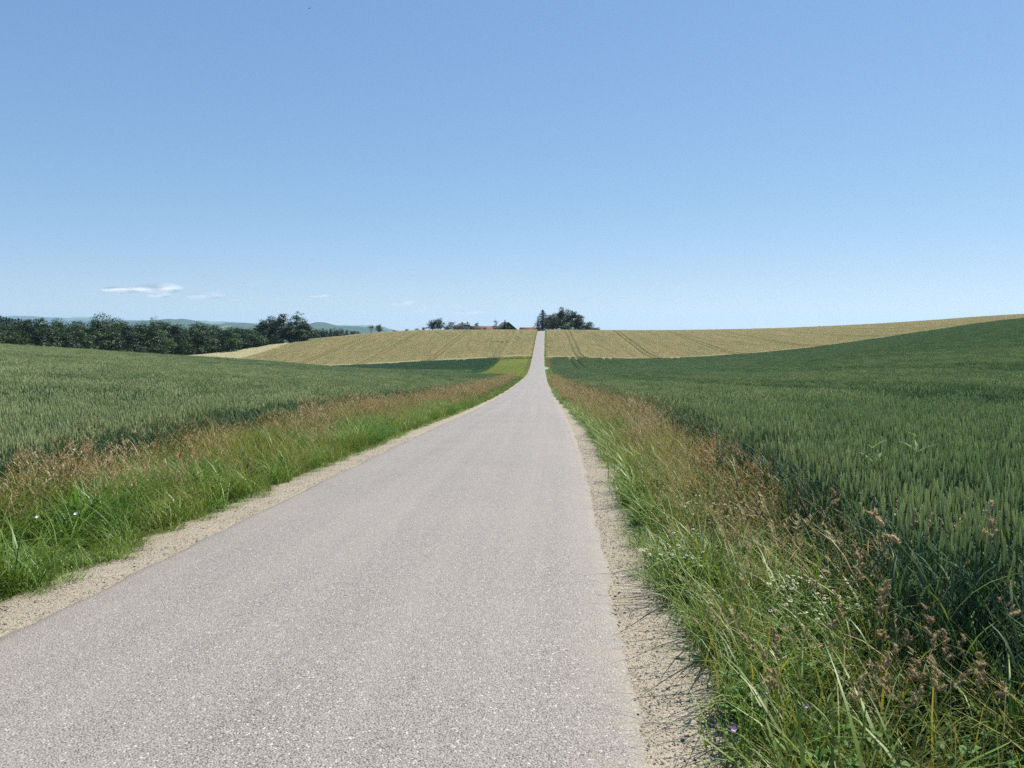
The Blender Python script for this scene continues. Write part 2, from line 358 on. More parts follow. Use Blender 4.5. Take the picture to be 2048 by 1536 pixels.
# ------------------------------------------------------------------ road and its shoulders
def road_mat():
    m, nt, out = new_mat('pale_asphalt')
    g = N(nt, 'ShaderNodeNewGeometry'); P = g.outputs['Position']
    uv = N(nt, 'ShaderNodeUVMap'); sep = N(nt, 'ShaderNodeSeparateXYZ'); nt.links.new(uv.outputs[0], sep.inputs[0])
    v1 = N(nt, 'ShaderNodeTexVoronoi', Scale=95.); nt.links.new(P, v1.inputs['Vector'])
    v2 = N(nt, 'ShaderNodeTexVoronoi', Scale=210.); nt.links.new(P, v2.inputs['Vector'])
    r1 = N(nt, 'ShaderNodeSeparateColor'); nt.links.new(v1.outputs['Color'], r1.inputs[0])
    r2 = N(nt, 'ShaderNodeSeparateColor'); nt.links.new(v2.outputs['Color'], r2.inputs[0])
    big = noise(nt, P, .45, 4.); med = noise(nt, P, 3.5, 5., .6)
    c = mixc(nt, ramp(nt, r1.outputs[0], [(0., 0.), (1., 1.)]), (.215, .194, .178), (.40, .360, .332))
    c = mixc(nt, .45, c, mixc(nt, r2.outputs[1], (.075, .068, .057), (.60, .553, .48)))
    white = ramp(nt, r1.outputs[1], [(.955, 0.), (.965, 1.)])
    c = mixc(nt, white, c, (.60, .575, .54))
    dark = ramp(nt, r2.outputs[0], [(.0, 1.), (.16, 1.), (.19, 0.)])
    c = mixc(nt, dark, c, (.055, .052, .052))
    # dust in the wheel lanes and along the edges, pinkish blotches
    ab = N(nt, 'ShaderNodeMath', operation='ABSOLUTE'); nt.links.new(sep.outputs[0], ab.inputs[0])
    edge = mrange(nt, ab.outputs[0], 1.45, 1.85)
    me_ = N(nt, 'ShaderNodeMath', operation='MULTIPLY'); nt.links.new(edge, me_.inputs[0]); nt.links.new(ramp(nt, med, [(.38, 0.), (.62, .85)]), me_.inputs[1])
    c = mixc(nt, me_.outputs[0], c, (.34, .295, .225))
    c = mixc(nt, ramp(nt, big, [(.3, 0.), (.7, .35)]), c, (.385, .335, .30))
    ln = N(nt, 'ShaderNodeTexNoise', Scale=1.); 
    mp = N(nt, 'ShaderNodeMapping'); mp.inputs['Scale'].default_value = (3.2, .05, 1.); nt.links.new(uv.outputs[0], mp.inputs[0]); nt.links.new(mp.outputs[0], ln.inputs['Vector'])
    c = mixc(nt, ramp(nt, ln.outputs['Fac'], [(.4, 0.), (.65, .14)]), c, (.465, .425, .37))
    p = N(nt, 'ShaderNodeBsdfPrincipled', Roughness=.66); p.inputs['Specular IOR Level'].default_value = .3
    sc_ = N(nt, 'ShaderNodeVectorMath', operation='SCALE'); sc_.inputs['Scale'].default_value = .715; nt.links.new(c, sc_.inputs[0]); nt.links.new(sc_.outputs[0], p.inputs['Base Color'])
    b = N(nt, 'ShaderNodeBump', Strength=.9, Distance=.006); nt.links.new(v1.outputs['Distance'], b.inputs['Height']); b.invert = True
    nt.links.new(b.outputs[0], p.inputs['Normal']); nt.links.new(p.outputs[0], out.inputs[0]); return m

def shoulder_mat():
    m, nt, out = new_mat('sandy_gravel')
    g = N(nt, 'ShaderNodeNewGeometry'); P = g.outputs['Position']
    v1 = N(nt, 'ShaderNodeTexVoronoi', Scale=120.); nt.links.new(P, v1.inputs['Vector'])
    r1 = N(nt, 'ShaderNodeSeparateColor'); nt.links.new(v1.outputs['Color'], r1.inputs[0])
    a = noise(nt, P, 2.2, 5.); f = noise(nt, P, 60., 4.)
    c = mixc(nt, ramp(nt, a, [(.35, 0.), (.65, 1.)]), (.42, .35, .245), (.50, .43, .325))
    c = mixc(nt, .35, c, mixc(nt, r1.outputs[0], (.22, .19, .15), (.56, .51, .42)))
    c = mixc(nt, ramp(nt, r1.outputs[1], [(.0, 1.), (.10, 1.), (.13, 0.)]), c, (.075, .065, .055))
    c = mixc(nt, ramp(nt, f, [(.55, 0.), (.75, .6)]), c, (.17, .145, .11))
    p = N(nt, 'ShaderNodeBsdfPrincipled', Roughness=.95); p.inputs['Specular IOR Level'].default_value = .15
    sc_ = N(nt, 'ShaderNodeVectorMath', operation='SCALE'); sc_.inputs['Scale'].default_value = .76; nt.links.new(c, sc_.inputs[0]); nt.links.new(sc_.outputs[0], p.inputs['Base Color'])
    b = N(nt, 'ShaderNodeBump', Strength=1., Distance=.012); nt.links.new(f, b.inputs['Height'])
    b2 = N(nt, 'ShaderNodeBump', Strength=.8, Distance=.008); b2.invert = True; nt.links.new(v1.outputs['Distance'], b2.inputs['Height']); nt.links.new(b.outputs[0], b2.inputs['Normal'])
    nt.links.new(b2.outputs[0], p.inputs['Normal']); nt.links.new(p.outputs[0], out.inputs[0]); return m

def strip(name, dd, cols, mat):
    """cols: list of (s(d), z(d)) arrays"""
    nS = len(cols); Sx = np.stack([c[0] for c in cols], 1); Zx = np.stack([c[1] for c in cols], 1)
    Dx = np.repeat(dd[:, None], nS, 1); Xx = xc(dd)[:, None] + Sx
    V = np.stack([Xx, Dx, Zx], -1).reshape(-1, 3)
    ii, jj = np.meshgrid(np.arange(len(dd) - 1), np.arange(nS - 1), indexing='ij')
    q = np.stack([ii * nS + jj, ii * nS + jj + 1, (ii + 1) * nS + jj + 1, (ii + 1) * nS + jj], -1).reshape(-1, 4)
    me = raw_mesh(name, V, [q], [mat], None, True)
    uvl = me.uv_layers.new(name='UVMap')
    uvs = np.stack([Sx.ravel(), Dx.ravel()], 1)[q.ravel()]
    uvl.data.foreach_set('uv', uvs.astype(np.float32).ravel())
    return link(name, me)
dd = [-38.]
while dd[-1] < 475: dd.append(dd[-1] + max(.05, .008 * abs(dd[-1])) if dd[-1] > -3 else dd[-1] + .4)
dd = np.array(dd)
rz_ = roadz(dd)
def jag(seed, amp): return amp * ((hash_noise(dd * 2.1, dd * 0 + seed) - .5) + .7 * (hash_noise(dd * 7., dd * 0 + seed + 9) - .5))
HW = 1.82
wl = HW + jag(3, .05) + .75 * np.exp(-((dd - 262) / 9.) ** 4) + .5 * np.exp(-((dd - 104) / 3.5) ** 4)
wr = HW + jag(5, .05) + 1.45 * np.exp(-((dd - 193) / 8.) ** 4)
cols = [(-wl, rz_ - .035)] + [(-wl + .03, rz_ - .006)] + [(dd * 0 + t * HW, rz_ + .035 * (1 - t * t)) for t in np.linspace(-.94, .94, 13)] + [(wr - .03, rz_ - .006), (wr, rz_ - .035)]
rd = strip('road', dd, cols, road_mat()); tag(rd, 'straight pale grey asphalt farm road dipping and climbing to the crest', 'road', kind='structure')
SHM = shoulder_mat()
nz1 = (hash_noise(dd * 3., dd * 0 + 2) - .5); nz2 = (hash_noise(dd * 1.1, dd * 0 + 31) - .5)
kk = 1 - .5 * sstep(20, 150, dd)
for sg, wv, nm in ((-1, wl, 'left'), (1, wr, 'right')):
    base = 1.82
    zz = [(base - .15, -.03), (base + .06, -.018 ), (base + .25, -.022), (base + .42, -.034), (base + .60, -.05), (base + .78, -.085)]
    cs = []
    for k, (sv, zv) in enumerate(zz):
        ss = sv + dd * 0 + (0 if k < 1 else (nz1 * .08 + nz2 * .12) * k / 5)
        ss = np.where(ss > base, base + (ss - base) * kk, ss)
        cs.append((sg * ss, rz_ + zv + (hash_noise(dd * 9. + k * 17, dd * 0 + k) - .5) * .014))
    if sg < 0: cs = cs[::-1]
    o = strip('road_shoulder', dd, cs, SHM)
    tag(o, 'sandy gravel shoulder along the %s edge of the road' % nm, 'road shoulder', kind='structure')

# ------------------------------------------------------------------ scattering of uncountable plants
def scatter(name, pts, rots, scl, idx, meshes, label, cat):
    """one object: points carrying plant meshes through geometry nodes (stuff nobody could count)"""
    pc = bpy.data.collections.new(name + '_sources')
    for k, me in enumerate(meshes):
        ob = bpy.data.objects.new('%s_source_%03d' % (name, k), me); pc.objects.link(ob)
    me = bpy.data.meshes.new(name); n = len(pts)
    me.vertices.add(n); me.vertices.foreach_set('co', np.asarray(pts, np.float32).ravel())
    a = me.attributes.new('turn', 'FLOAT_VECTOR', 'POINT'); a.data.foreach_set('vector', np.asarray(rots, np.float32).ravel())
    a = me.attributes.new('size', 'FLOAT_VECTOR', 'POINT'); a.data.foreach_set('vector', np.asarray(scl, np.float32).ravel())
    a = me.attributes.new('pick', 'INT', 'POINT'); a.data.foreach_set('value', np.asarray(idx, np.int32))
    o = link(name, me)
    ng = bpy.data.node_groups.new(name, 'GeometryNodeTree')
    ng.interface.new_socket('Geometry', in_out='INPUT', socket_type='NodeSocketGeometry')
    ng.interface.new_socket('Geometry', in_out='OUTPUT', socket_type='NodeSocketGeometry')
    gi = ng.nodes.new('NodeGroupInput'); go = ng.nodes.new('NodeGroupOutput')
    ci = ng.nodes.new('GeometryNodeCollectionInfo'); ci.inputs[0].default_value = pc
    ci.inputs['Separate Children'].default_value = True; ci.inputs['Reset Children'].default_value = True
    ip = ng.nodes.new('GeometryNodeInstanceOnPoints'); ip.inputs['Pick Instance'].default_value = True
    def attr(nm, t):
        x = ng.nodes.new('GeometryNodeInputNamedAttribute'); x.data_type = t; x.inputs[0].default_value = nm
        return [s for s in x.outputs if s.enabled and s.name == 'Attribute'][0]
    ng.links.new(gi.outputs[0], ip.inputs['Points']); ng.links.new(ci.outputs[0], ip.inputs['Instance'])
    ng.links.new(attr('turn', 'FLOAT_VECTOR'), ip.inputs['Rotation']); ng.links.new(attr('size', 'FLOAT_VECTOR'), ip.inputs['Scale'])
    ng.links.new(attr('pick', 'INT'), ip.inputs['Instance Index']); ng.links.new(ip.outputs[0], go.inputs[0])
    md = o.modifiers.new('plants', 'NODES'); md.node_group = ng
    tag(o, label, cat, kind='stuff')
    return o

def bent(root, az, h, lean, droop, n):
    """points of a stem leaning toward azimuth az and drooping at its tip"""
    t = np.linspace(0, 1, n)
    r = h * (lean * t + droop * t ** 2.5); z = h * (t - .45 * droop * t ** 3 - .3 * lean * lean * t)
    return np.stack([root[0] + r * math.cos(az), root[1] + r * math.sin(az), root[2] + z], 1)

def ear_geo(mb, P0, direc, L, rad_, segs, k, m):
    a = np.arange(segs + 1) / segs
    P = P0[None] + direc[None] * (a * L)[:, None]
    prof = np.sin(np.pi * np.clip(a * .93 + .05, 0, 1)) ** .55 * rad_
    prof[1::2] *= .55
    prof[0] = rad_ * .3; prof[-1] = rad_ * .15
    mb.tube(P, prof, k, m)

def wheat_tuft(seed, lod, mats):
    r = np.random.RandomState(seed); mb = MB()
    n, rr = {0: (38, .26), 1: (58, .48), 2: (66, .85), 4: (18, .30), 5: (18, .28)}[lod]
    for i in range(n):
        a = r.uniform(0, 6.283); q = rr * math.sqrt(r.uniform()); root = (q * math.cos(a), q * math.sin(a), 0)
        h = r.normal(.76, .035); az = r.uniform(0, 6.283)
        lean = r.uniform(0, .10)
        if lod == 0:
            P = bent(root, az, h, lean, .03, 5); mb.tube(P, [.0022, .002, .0018, .0016, .0013], 3, 0)
            tip = P[-1]; dv = P[-1] - P[-2]; dv /= np.linalg.norm(dv)
            ear_geo(mb, tip, dv, r.uniform(.062, .085), .0060, 14, 4, 1)
            for b in range(3):
                t = [.22, .45, .68][b]; base = P[0] * (1 - t) + P[-1] * t; ba = r.uniform(0, 6.283)
                LL = r.uniform(.16, .26); Q = bent(base, ba, LL, r.uniform(.25, .6), r.uniform(.1, .5), 5)
                mb.ribbon(Q, np.array([.006, .009, .0085, .006, .001]), ba + math.pi / 2 + r.uniform(-.5, .5), 0)
        elif lod in (1, 5):
            P = bent(root, az, h, lean, .03, 3); mb.ribbon(P, [.006, .006, .005], r.uniform(0, 6.28), 0)
            dv = P[-1] - P[-2]; dv /= np.linalg.norm(dv)
            ear_geo(mb, P[-1], dv, r.uniform(.065, .09), .0072, 6, 3, 1)
            for b in range(2):
                t = [.4, .66][b]; base = P[0] * (1 - t) + P[-1] * t; ba = r.uniform(0, 6.283)
                Q = bent(base, ba, r.uniform(.15, .24), r.uniform(.25, .6), r.uniform(.1, .4), 3)
                mb.ribbon(Q, [.008, .011, .002], ba + 1.57 + r.uniform(-.5, .5), 0)
        else:
            g_ = 1.0
            P = bent(root, az, h, lean * 1.3, .03, 2)
            dv = P[-1] - P[-2]; dv /= np.linalg.norm(dv)
            ear_geo(mb, P[-1] - dv * .03, dv, r.uniform(.09, .13), .0165 * g_, 2, 3, 1)
            for b in range(2):
                ba = r.uniform(0, 6.283); base = np.array([root[0] + r.uniform(-.1, .1), root[1] + r.uniform(-.1, .1), h * r.uniform(.25, .5)])
                Q = bent(base, ba, h * r.uniform(.45, .62), r.uniform(.1, .45), .15, 3)
                mb.ribbon(Q, np.array([.018, .024, .005]) * g_, ba + 1.57 + r.uniform(-.5, .5), 0)
    return mb.mesh('wheat_tuft', mats)

def barley_tuft(seed, mats, rr=1.0, n=78):
    r = np.random.RandomState(seed); mb = MB()
    for i in range(n):
        a = r.uniform(0, 6.283); q = rr * math.sqrt(r.uniform()); root = (q * math.cos(a), q * math.sin(a), 0)
        h = r.normal(.70, .03); az = r.normal(3.6, 1.0)
        P = bent(root, az, h, r.uniform(.05, .3), .15, 3)
        mb.ribbon(P, [.012, .02, .02], r.uniform(0, 6.28), 0)
        dv = np.array([math.cos(az) * .8, math.sin(az) * .8, r.uniform(-.25, .25)]); dv /= np.linalg.norm(dv)
        ear_geo(mb, P[-1], dv, r.uniform(.14, .2), .030, 2, 3, 1)
    return mb.mesh('barley_tuft', mats)

TRAM_GREEN_R = [10.5, 21., 42., 63., 84., 105., 126., 147.]
TRAM_GOLD_R = [13., 37., 63., 89., 115., 141., 167., 193., 219., 245.]
TRAM_GOLD_L = [-14.3, -35.5, -58., -80., -102.]
TRAM_GREEN_L = [-24., -45., -66., -87.]
def wob(d): return (hash_noise(d * .06, d * 0 + 5) - .5) * .5
def tramdist(s, d, trams):
    """distance to the nearest wheel track"""
    out = np.full(s.shape, 9.)
    for t in trams:
        for o in (-.95, .95): out = np.minimum(out, np.abs(s - wob(d) - t - o))
    return out
def tramfree(s, d, trams, r):
    """true where a tuft of radius r may stand without reaching into the strip of a tramline"""
    out = np.ones(s.shape, bool)
    for t in trams: out &= np.abs(s - wob(d) - t) > 1.9 + r
    return out
def tramfill(trams, d0, d1, step=.30):
    """small tufts standing between the wheel tracks and beside them"""
    S = []; D = []
    for t in trams:
        d = np.arange(d0, d1, step)
        for o in (-.15, .15, 1.82, -1.82, 2.05, -2.05, 2.4, -2.4, 2.7, -2.7):
            dd_ = d + R.uniform(-.2, .2, len(d)); S.append(t + wob(dd_) + o + R.uniform(-.12, .12, len(d))); D.append(dd_)
    return np.concatenate(S), np.concatenate(D)

def grid_pts(step, smin, smax, dmin, dmax, rs, jit=.5):
    ns = int((smax - smin) / step) + 1; nd = int((dmax - dmin) / step) + 1
    S, D = np.meshgrid(smin + np.arange(ns) * step, dmin + np.arange(nd) * step)
    S = S + rs.uniform(-jit, jit, S.shape) * step; D = D + rs.uniform(-jit, jit, D.shape) * step
    return S.ravel(), D.ravel()

def in_view(x, d, lo=-.80, hi=.80, pad=2.5):
    return (d > -1) & (x > lo * d - pad) & (x < hi * d + pad)

def crop(name, meshes, parts, label, cat, hj=(.92, 1.08)):
    """parts: list of (s, d, lod base index, number of variants, horizontal scale)"""
    P = []; Rr = []; Sc = []; Ix = []
    for s, d, b0, nv, hs in parts:
        n = len(s); x = xc(d) + s
        P.append(np.stack([x, d, gz(x, d)], 1))
        Rr.append(np.stack([R.normal(0, .03, n), R.normal(0, .03, n), R.uniform(0, 6.283, n)], 1))
        patch = .94 + .12 * hash_noise(x * .22, d * .22, 3)
        h = R.uniform(hj[0], hj[1], n) * patch
        Sc.append(np.stack([np.full(n, hs), np.full(n, hs), h], 1)); Ix.append(b0 + R.randint(0, nv, n))
    return scatter(name, np.concatenate(P), np.concatenate(Rr), np.concatenate(Sc), np.concatenate(Ix), meshes, label, cat)

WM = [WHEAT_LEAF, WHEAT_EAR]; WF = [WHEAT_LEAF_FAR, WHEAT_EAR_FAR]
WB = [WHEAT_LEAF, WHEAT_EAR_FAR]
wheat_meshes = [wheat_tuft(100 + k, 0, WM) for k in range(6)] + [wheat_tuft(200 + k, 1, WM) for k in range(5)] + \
               [wheat_tuft(300 + k, 2, WF) for k in range(5)] + [wheat_tuft(340 + k, 4, WF) for k in range(3)] + [wheat_tuft(350 + k, 5, WM) for k in range(3)]
def right_edge(d): return np.interp(d, [0, 4, 9, 16, 30], [3.12, 3.14, 3.34, 3.5, 3.6])
def left_edge(d): return np.interp(d, [0, 6, 20, 60], [3.75, 3.85, 4.05, 4.15])
def wheat_side(sg, edge, dmax, trams):
    parts = []
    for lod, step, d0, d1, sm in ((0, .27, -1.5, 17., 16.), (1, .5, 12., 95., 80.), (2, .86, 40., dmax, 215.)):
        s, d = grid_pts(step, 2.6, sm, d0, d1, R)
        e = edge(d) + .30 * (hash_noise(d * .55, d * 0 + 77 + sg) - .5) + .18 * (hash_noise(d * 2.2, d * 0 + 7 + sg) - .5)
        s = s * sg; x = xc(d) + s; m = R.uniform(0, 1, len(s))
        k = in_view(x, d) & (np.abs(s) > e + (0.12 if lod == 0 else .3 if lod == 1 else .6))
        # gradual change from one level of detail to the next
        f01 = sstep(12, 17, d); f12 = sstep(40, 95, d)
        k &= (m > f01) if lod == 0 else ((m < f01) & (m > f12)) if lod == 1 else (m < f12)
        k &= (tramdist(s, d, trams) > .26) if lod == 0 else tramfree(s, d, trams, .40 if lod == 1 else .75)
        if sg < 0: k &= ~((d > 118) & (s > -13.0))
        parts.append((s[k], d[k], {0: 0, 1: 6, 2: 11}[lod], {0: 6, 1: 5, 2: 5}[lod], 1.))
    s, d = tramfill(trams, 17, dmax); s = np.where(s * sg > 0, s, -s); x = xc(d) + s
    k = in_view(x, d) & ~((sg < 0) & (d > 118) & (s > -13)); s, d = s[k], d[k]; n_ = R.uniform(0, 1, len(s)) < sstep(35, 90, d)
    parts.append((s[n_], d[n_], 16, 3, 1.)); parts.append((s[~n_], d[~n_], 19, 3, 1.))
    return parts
crop('wheat_crop', wheat_meshes, wheat_side(1, right_edge, D_EDGE_R - .5, TRAM_GREEN_R),
     'green wheat standing in ear across the wide field right of the road', 'wheat crop')
crop('wheat_crop', wheat_meshes, wheat_side(-1, left_edge, 156., TRAM_GREEN_L),
     'green wheat in ear filling the near field left of the road', 'wheat crop')
DKM = [DARK_LEAF, DARK_EAR]
dk = [wheat_tuft(400 + k, 2, DKM) for k in range(4)] + [wheat_tuft(420 + k, 4, DKM) for k in range(3)]
s, d = grid_pts(.9, -110, -12.3, 158.5, D_EDGE_L - 4.5, R); x = xc(d) + s
k = (x / d > -.42) & tramfree(s, d, TRAM_GREEN_L, .75)
s2, d2 = tramfill(TRAM_GREEN_L, 158.5, D_EDGE_L - 5)
crop('young_wheat_crop', dk, [(s[k], d[k], 0, 4, 1.), (s2, d2, 4, 3, 1.)], 'darker blue green cereal crop in the hollow below the golden field on the left', 'cereal crop')

GBM = [GOLD_STEM, GOLD_EAR]
bar = [barley_tuft(500 + k, GBM) for k in range(6)] + [barley_tuft(510 + k, GBM, .33, 16) for k in range(4)] + [barley_tuft(516 + k, [GOLD_EAR, PALE_EAR]) for k in range(3)]
s, d = grid_pts(.88, 3.5, 330, D_EDGE_R + .7, 436, R); x = xc(d) + s
k = in_view(x, d, 0, .8) & tramfree(s, d, TRAM_GOLD_R, .9) & ~((x / d > .6) & (d < D_EDGE_R + 8))
s2, d2 = tramfill(TRAM_GOLD_R, D_EDGE_R + 5, 436); x2 = xc(d2) + s2; k2 = in_view(x2, d2, 0, .8)
crop('barley_crop', bar, [(s[k & (d > D_EDGE_R + 4)], d[k & (d > D_EDGE_R + 4)], 0, 6, 1.), (s[k & (d <= D_EDGE_R + 4)], d[k & (d <= D_EDGE_R + 4)], 10, 3, 1.), (s2[k2], d2[k2], 6, 4, 1.)], 'ripening golden barley on the rising field right of the road', 'barley crop')
s, d = grid_pts(.88, 3.5, 112, D_EDGE_L + 1., 430, R); s = -s; x = xc(d) + s
k = (s > PALE_S + 1) & tramfree(s, d, TRAM_GOLD_L, .9) & ((s > -95) | (d < 372))
s2, d2 = tramfill(TRAM_GOLD_L, D_EDGE_L + 4, 430); k2 = (s2 > -95) | (d2 < 372)
crop('barley_crop', bar, [(s[k & (d > D_EDGE_L + 4.5)], d[k & (d > D_EDGE_L + 4.5)], 0, 6, 1.), (s[k & (d <= D_EDGE_L + 4.5)], d[k & (d <= D_EDGE_L + 4.5)], 10, 3, 1.), (s2[k2], d2[k2], 6, 4, 1.)], 'ripening golden barley on the rising field left of the road', 'barley crop')
pal = [barley_tuft(520 + k, [PALE_EAR, PALE_EAR]) for k in range(4)]
s, d = grid_pts(.95, -200, PALE_S, 252, 338, R); x = xc(d) + s
k = (x / d > -.52)
crop('pale_cereal_crop', pal, [(s[k], d[k], 0, 4, 1.)], 'pale straw coloured cereal strip between the golden field and the wood', 'cereal crop')

# green weed patch standing in the left golden field
s = R.normal(-16., 2.6, 60); d = R.normal(314, 1.6, 60)
wp = [wheat_tuft(450 + k, 4, [MEADOW, WHEAT_EAR_FAR]) for k in range(3)]
crop('weed_patch', wp, [(s, d, 0, 3, 1.)], 'patch of green weeds across a wheel track in the left golden field', 'weeds', (1.05, 1.3))

# ------------------------------------------------------------------ verge plants
def grass_tuft(seed, n, rr, h0, h1, wid, mats, lean=(.1, .5), droop=(.1, .7), segs=5, m=0, bias=None):
    r = np.random.RandomState(seed); mb = MB()
    for i in range(n):
        a = r.uniform(0, 6.283); q = rr * math.sqrt(r.uniform())
        az = r.uniform(0, 6.283) if bias is None else r.normal(bias, .8)
        P = bent((q * math.cos(a), q * math.sin(a), -.02), az, r.uniform(h0, h1), r.uniform(*lean), r.uniform(*droop), segs)
        t = np.linspace(0, 1, segs); W = wid * r.uniform(.7, 1.3) * np.minimum(1, (1 - t) * 1.8 + .04)
        mb.ribbon(P, W, az + 1.57 + r.uniform(-.6, .6), m)
    return mb.mesh('grass_tuft', mats)

def panicle(mb, r, P, L, spread, n, m, wid):
    """open flower head along the top part of the stem P"""
    top = P[-1]; dv = P[-1] - P[-2]; dv /= np.linalg.norm(dv)
    for i in range(n):
        t = r.uniform(0, 1); b = top - dv * L * (1 - t) ; az = r.uniform(0, 6.283)
        l = spread * (1.1 - t) * r.uniform(.6, 1.2)
        e = b + np.array([math.cos(az) * l, math.sin(az) * l, l * r.uniform(.3, 1.1)]) + dv * .01
        mid = (b + e) / 2 + np.array([0, 0, .003])
        mb.ribbon([b, mid, e], [wid * .35, wid, wid * .4], az + 1.57, m)

def seed_grass(seed, n, rr, h0, h1, mats, L=.12, spread=.035, nb=22, wid=.006, stem=.0028, lean=(.05, .35), bias=None, leaves=2):
    r = np.random.RandomState(seed); mb = MB()
    for i in range(n):
        a = r.uniform(0, 6.283); q = rr * math.sqrt(r.uniform())
        az = r.uniform(0, 6.283) if bias is None else r.normal(bias, .7)
        h = r.uniform(h0, h1)
        P = bent((q * math.cos(a), q * math.sin(a), -.02), az, h, r.uniform(*lean), r.uniform(.05, .3), 6)
        mb.tube(P, np.linspace(stem, stem * .5, 6) * .5, 3, 0)
        panicle(mb, r, P, L * r.uniform(.8, 1.3), spread, nb, 1, wid)
        for b in range(leaves):
            t = r.randint(1, 4); ba = r.uniform(0, 6.283)
            Q = bent(P[t], ba, r.uniform(.1, .25), r.uniform(.3, .7), r.uniform(.2, .7), 4)
            mb.ribbon(Q, [.003, .005, .004, .0005], ba + 1.57, 0)
    return mb.mesh('seed_grass', mats)

def weed_tuft(seed, n, rr, h):
    r = np.random.RandomState(seed); mb = MB()
    for i in range(n):
        a = r.uniform(0, 6.283); q = rr * math.sqrt(r.uniform()); z = h * r.uniform(.15, 1)
        c = np.array([q * math.cos(a), q * math.sin(a), z]); az = r.uniform(0, 6.283); l = r.uniform(.025, .06); tl = r.uniform(-.4, .7)
        e = c + l * np.array([math.cos(az), math.sin(az), tl]); mid = (c + e) / 2 + np.array([0, 0, l * .15])
        mb.ribbon([c, c * .55 + mid * .45 , mid, e], [.003, l * .42, l * .48, .002], az + 1.57, 0)
    for i in range(n // 6):
        a = r.uniform(0, 6.283); q = rr * .6 * math.sqrt(r.uniform())
        P = bent((q * .4 * math.cos(a), q * .4 * math.sin(a), 0), a, h, .3, .1, 4); mb.tube(P, [.002] * 4, 3, 0)
    return mb.mesh('weed_tuft', [WEED])

GM = []
def reg(lst, ms): i = len(lst); lst.extend(ms); return (i, len(ms))
iSHORT = reg(GM, [grass_tuft(600 + k, 46, .12, .10, .24, .0055, [GRASS], (.2, .7), (.2, .9)) for k in range(4)])
iMID = reg(GM, [grass_tuft(610 + k, 26, .13, .22, .50, .0095, [GRASS], (.05, .45), (.15, .8)) for k in range(5)])
iLUSH = reg(GM, [grass_tuft(620 + k, 80, .17, .30, .58, .0105, [GRASS_DEEP], (.1, .6), (.3, 1.0)) for k in range(4)])
iOLIVE = reg(GM, [grass_tuft(630 + k, 26, .13, .30, .62, .0062, [GRASS_OLIVE], (.05, .35), (.1, .5)) for k in range(4)])
iSTRAW = reg(GM, [seed_grass(640 + k, 12, .15, .50, .78, [STRAW, PANICLE], .13, .03, 20) for k in range(5)])
iRUST = reg(GM, [seed_grass(650 + k, 14, .15, .45, .72, [STRAW, RUSTY], .14, .045, 24) for k in range(4)])
iTAN = reg(GM, [seed_grass(660 + k, 15, .16, .48, .80, [GRASS_OLIVE, STRAW], .15, .02, 24, .005) for k in range(5)])
iWEED = reg(GM, [weed_tuft(670 + k, 60, .13, .24) for k in range(4)])
iBROWN = reg(GM, [seed_grass(680 + k, 10, .15, .55, .85, [GRASS, DUN], .10, .018, 30, .008) for k in range(4)])
iFINE = reg(GM, [grass_tuft(690 + k, 30, .14, .35, .68, .0038, [GRASS], (.05, .5), (.2, 1.0), 6) for k in range(4)])
iWIDE = reg(GM, [grass_tuft(695 + k, 10, .12, .45, .80, .0135, [GRASS], (.05, .45), (.2, .9), 7) for k in range(4)])
# coarser versions for the far stretch of the verge
iFARG = reg(GM, [grass_tuft(700 + k, 40, .25, .22, .5, .016, [GRASS], (.1, .5), (.1, .6), 3) for k in range(4)])
iFARS = reg(GM, [seed_grass(710 + k, 16, .3, .5, .8, [STRAW, PANICLE], .18, .04, 12, .018, .007, leaves=0) for k in range(4)])
iFART = reg(GM, [seed_grass(720 + k, 16, .3, .5, .85, [GRASS_OLIVE, STRAW], .18, .035, 12, .018, .007, leaves=0) for k in range(4)])

def verge(name, sg, spec, label):
    P = []; Rr = []; Sc = []; Ix = []
    for (i0, nv), s0, s1, d0, d1, dens, sc0, sc1, thr, lean in spec:
        n = int((s1 - s0) * (d1 - d0) * dens)
        s = R.uniform(s0, s1, n); d = d0 + (d1 - d0) * R.uniform(0, 1, n)
        x = xc(d) + s * sg
        f = hash_noise(s * 1.6 + i0 * 3.1, d * .8 + i0 * 7.7, i0 + 11)
        inner = (2.13 if sg > 0 else 2.18) + .11 * (hash_noise(d * 1.3, d * 0 + 40 + sg) - .5) + .10 * (hash_noise(d * 4., d * 0 + 50 + sg) - .5)
        if sg > 0: inner = inner + 1.3 * np.exp(-((d - 193) / 8.) ** 4)
        inner = inner - .32 * sstep(20, 120, d)
        gap = hash_noise(x * 2.6, d * 2.1, 91) * .6 + hash_noise(x * 6.1, d * 5.3, 17) * .4
        edge_ = right_edge(d) if sg > 0 else left_edge(d)
        k = (f > thr) & (s < edge_ + .45 + (d > 60) * 1.0 + (np.abs(d - 215) < 33) * 4 + (d > D_EDGE_L - 6) * 200) & ((gap > .30) | (d > 30) | (i0 == iSHORT[0])) & (s > inner) & in_view(x, d, -.8, .8, 1.5)
        s, d, x, f = s[k], d[k], x[k], f[k]; n = len(s)
        P.append(np.stack([x, d, gz(x, d) - .005], 1))
        tilt = R.normal(0, .08, n); 
        Rr.append(np.stack([R.normal(0, .07, n), -lean * sg * R.uniform(.3, 1.2, n) + R.normal(0, .06, n), R.uniform(0, 6.283, n)], 1))
        q = R.uniform(sc0, sc1, n) * (.62 + .68 * f) * (1 - (.25 if sg < 0 else .0) * np.exp(-(s - 2.2) / .25))
        Sc.append(np.stack([q, q, q], 1)); Ix.append(i0 + R.randint(0, nv, n))
    return scatter(name, np.concatenate(P), np.concatenate(Rr), np.concatenate(Sc), np.concatenate(Ix), GM, label, 'grass verge')
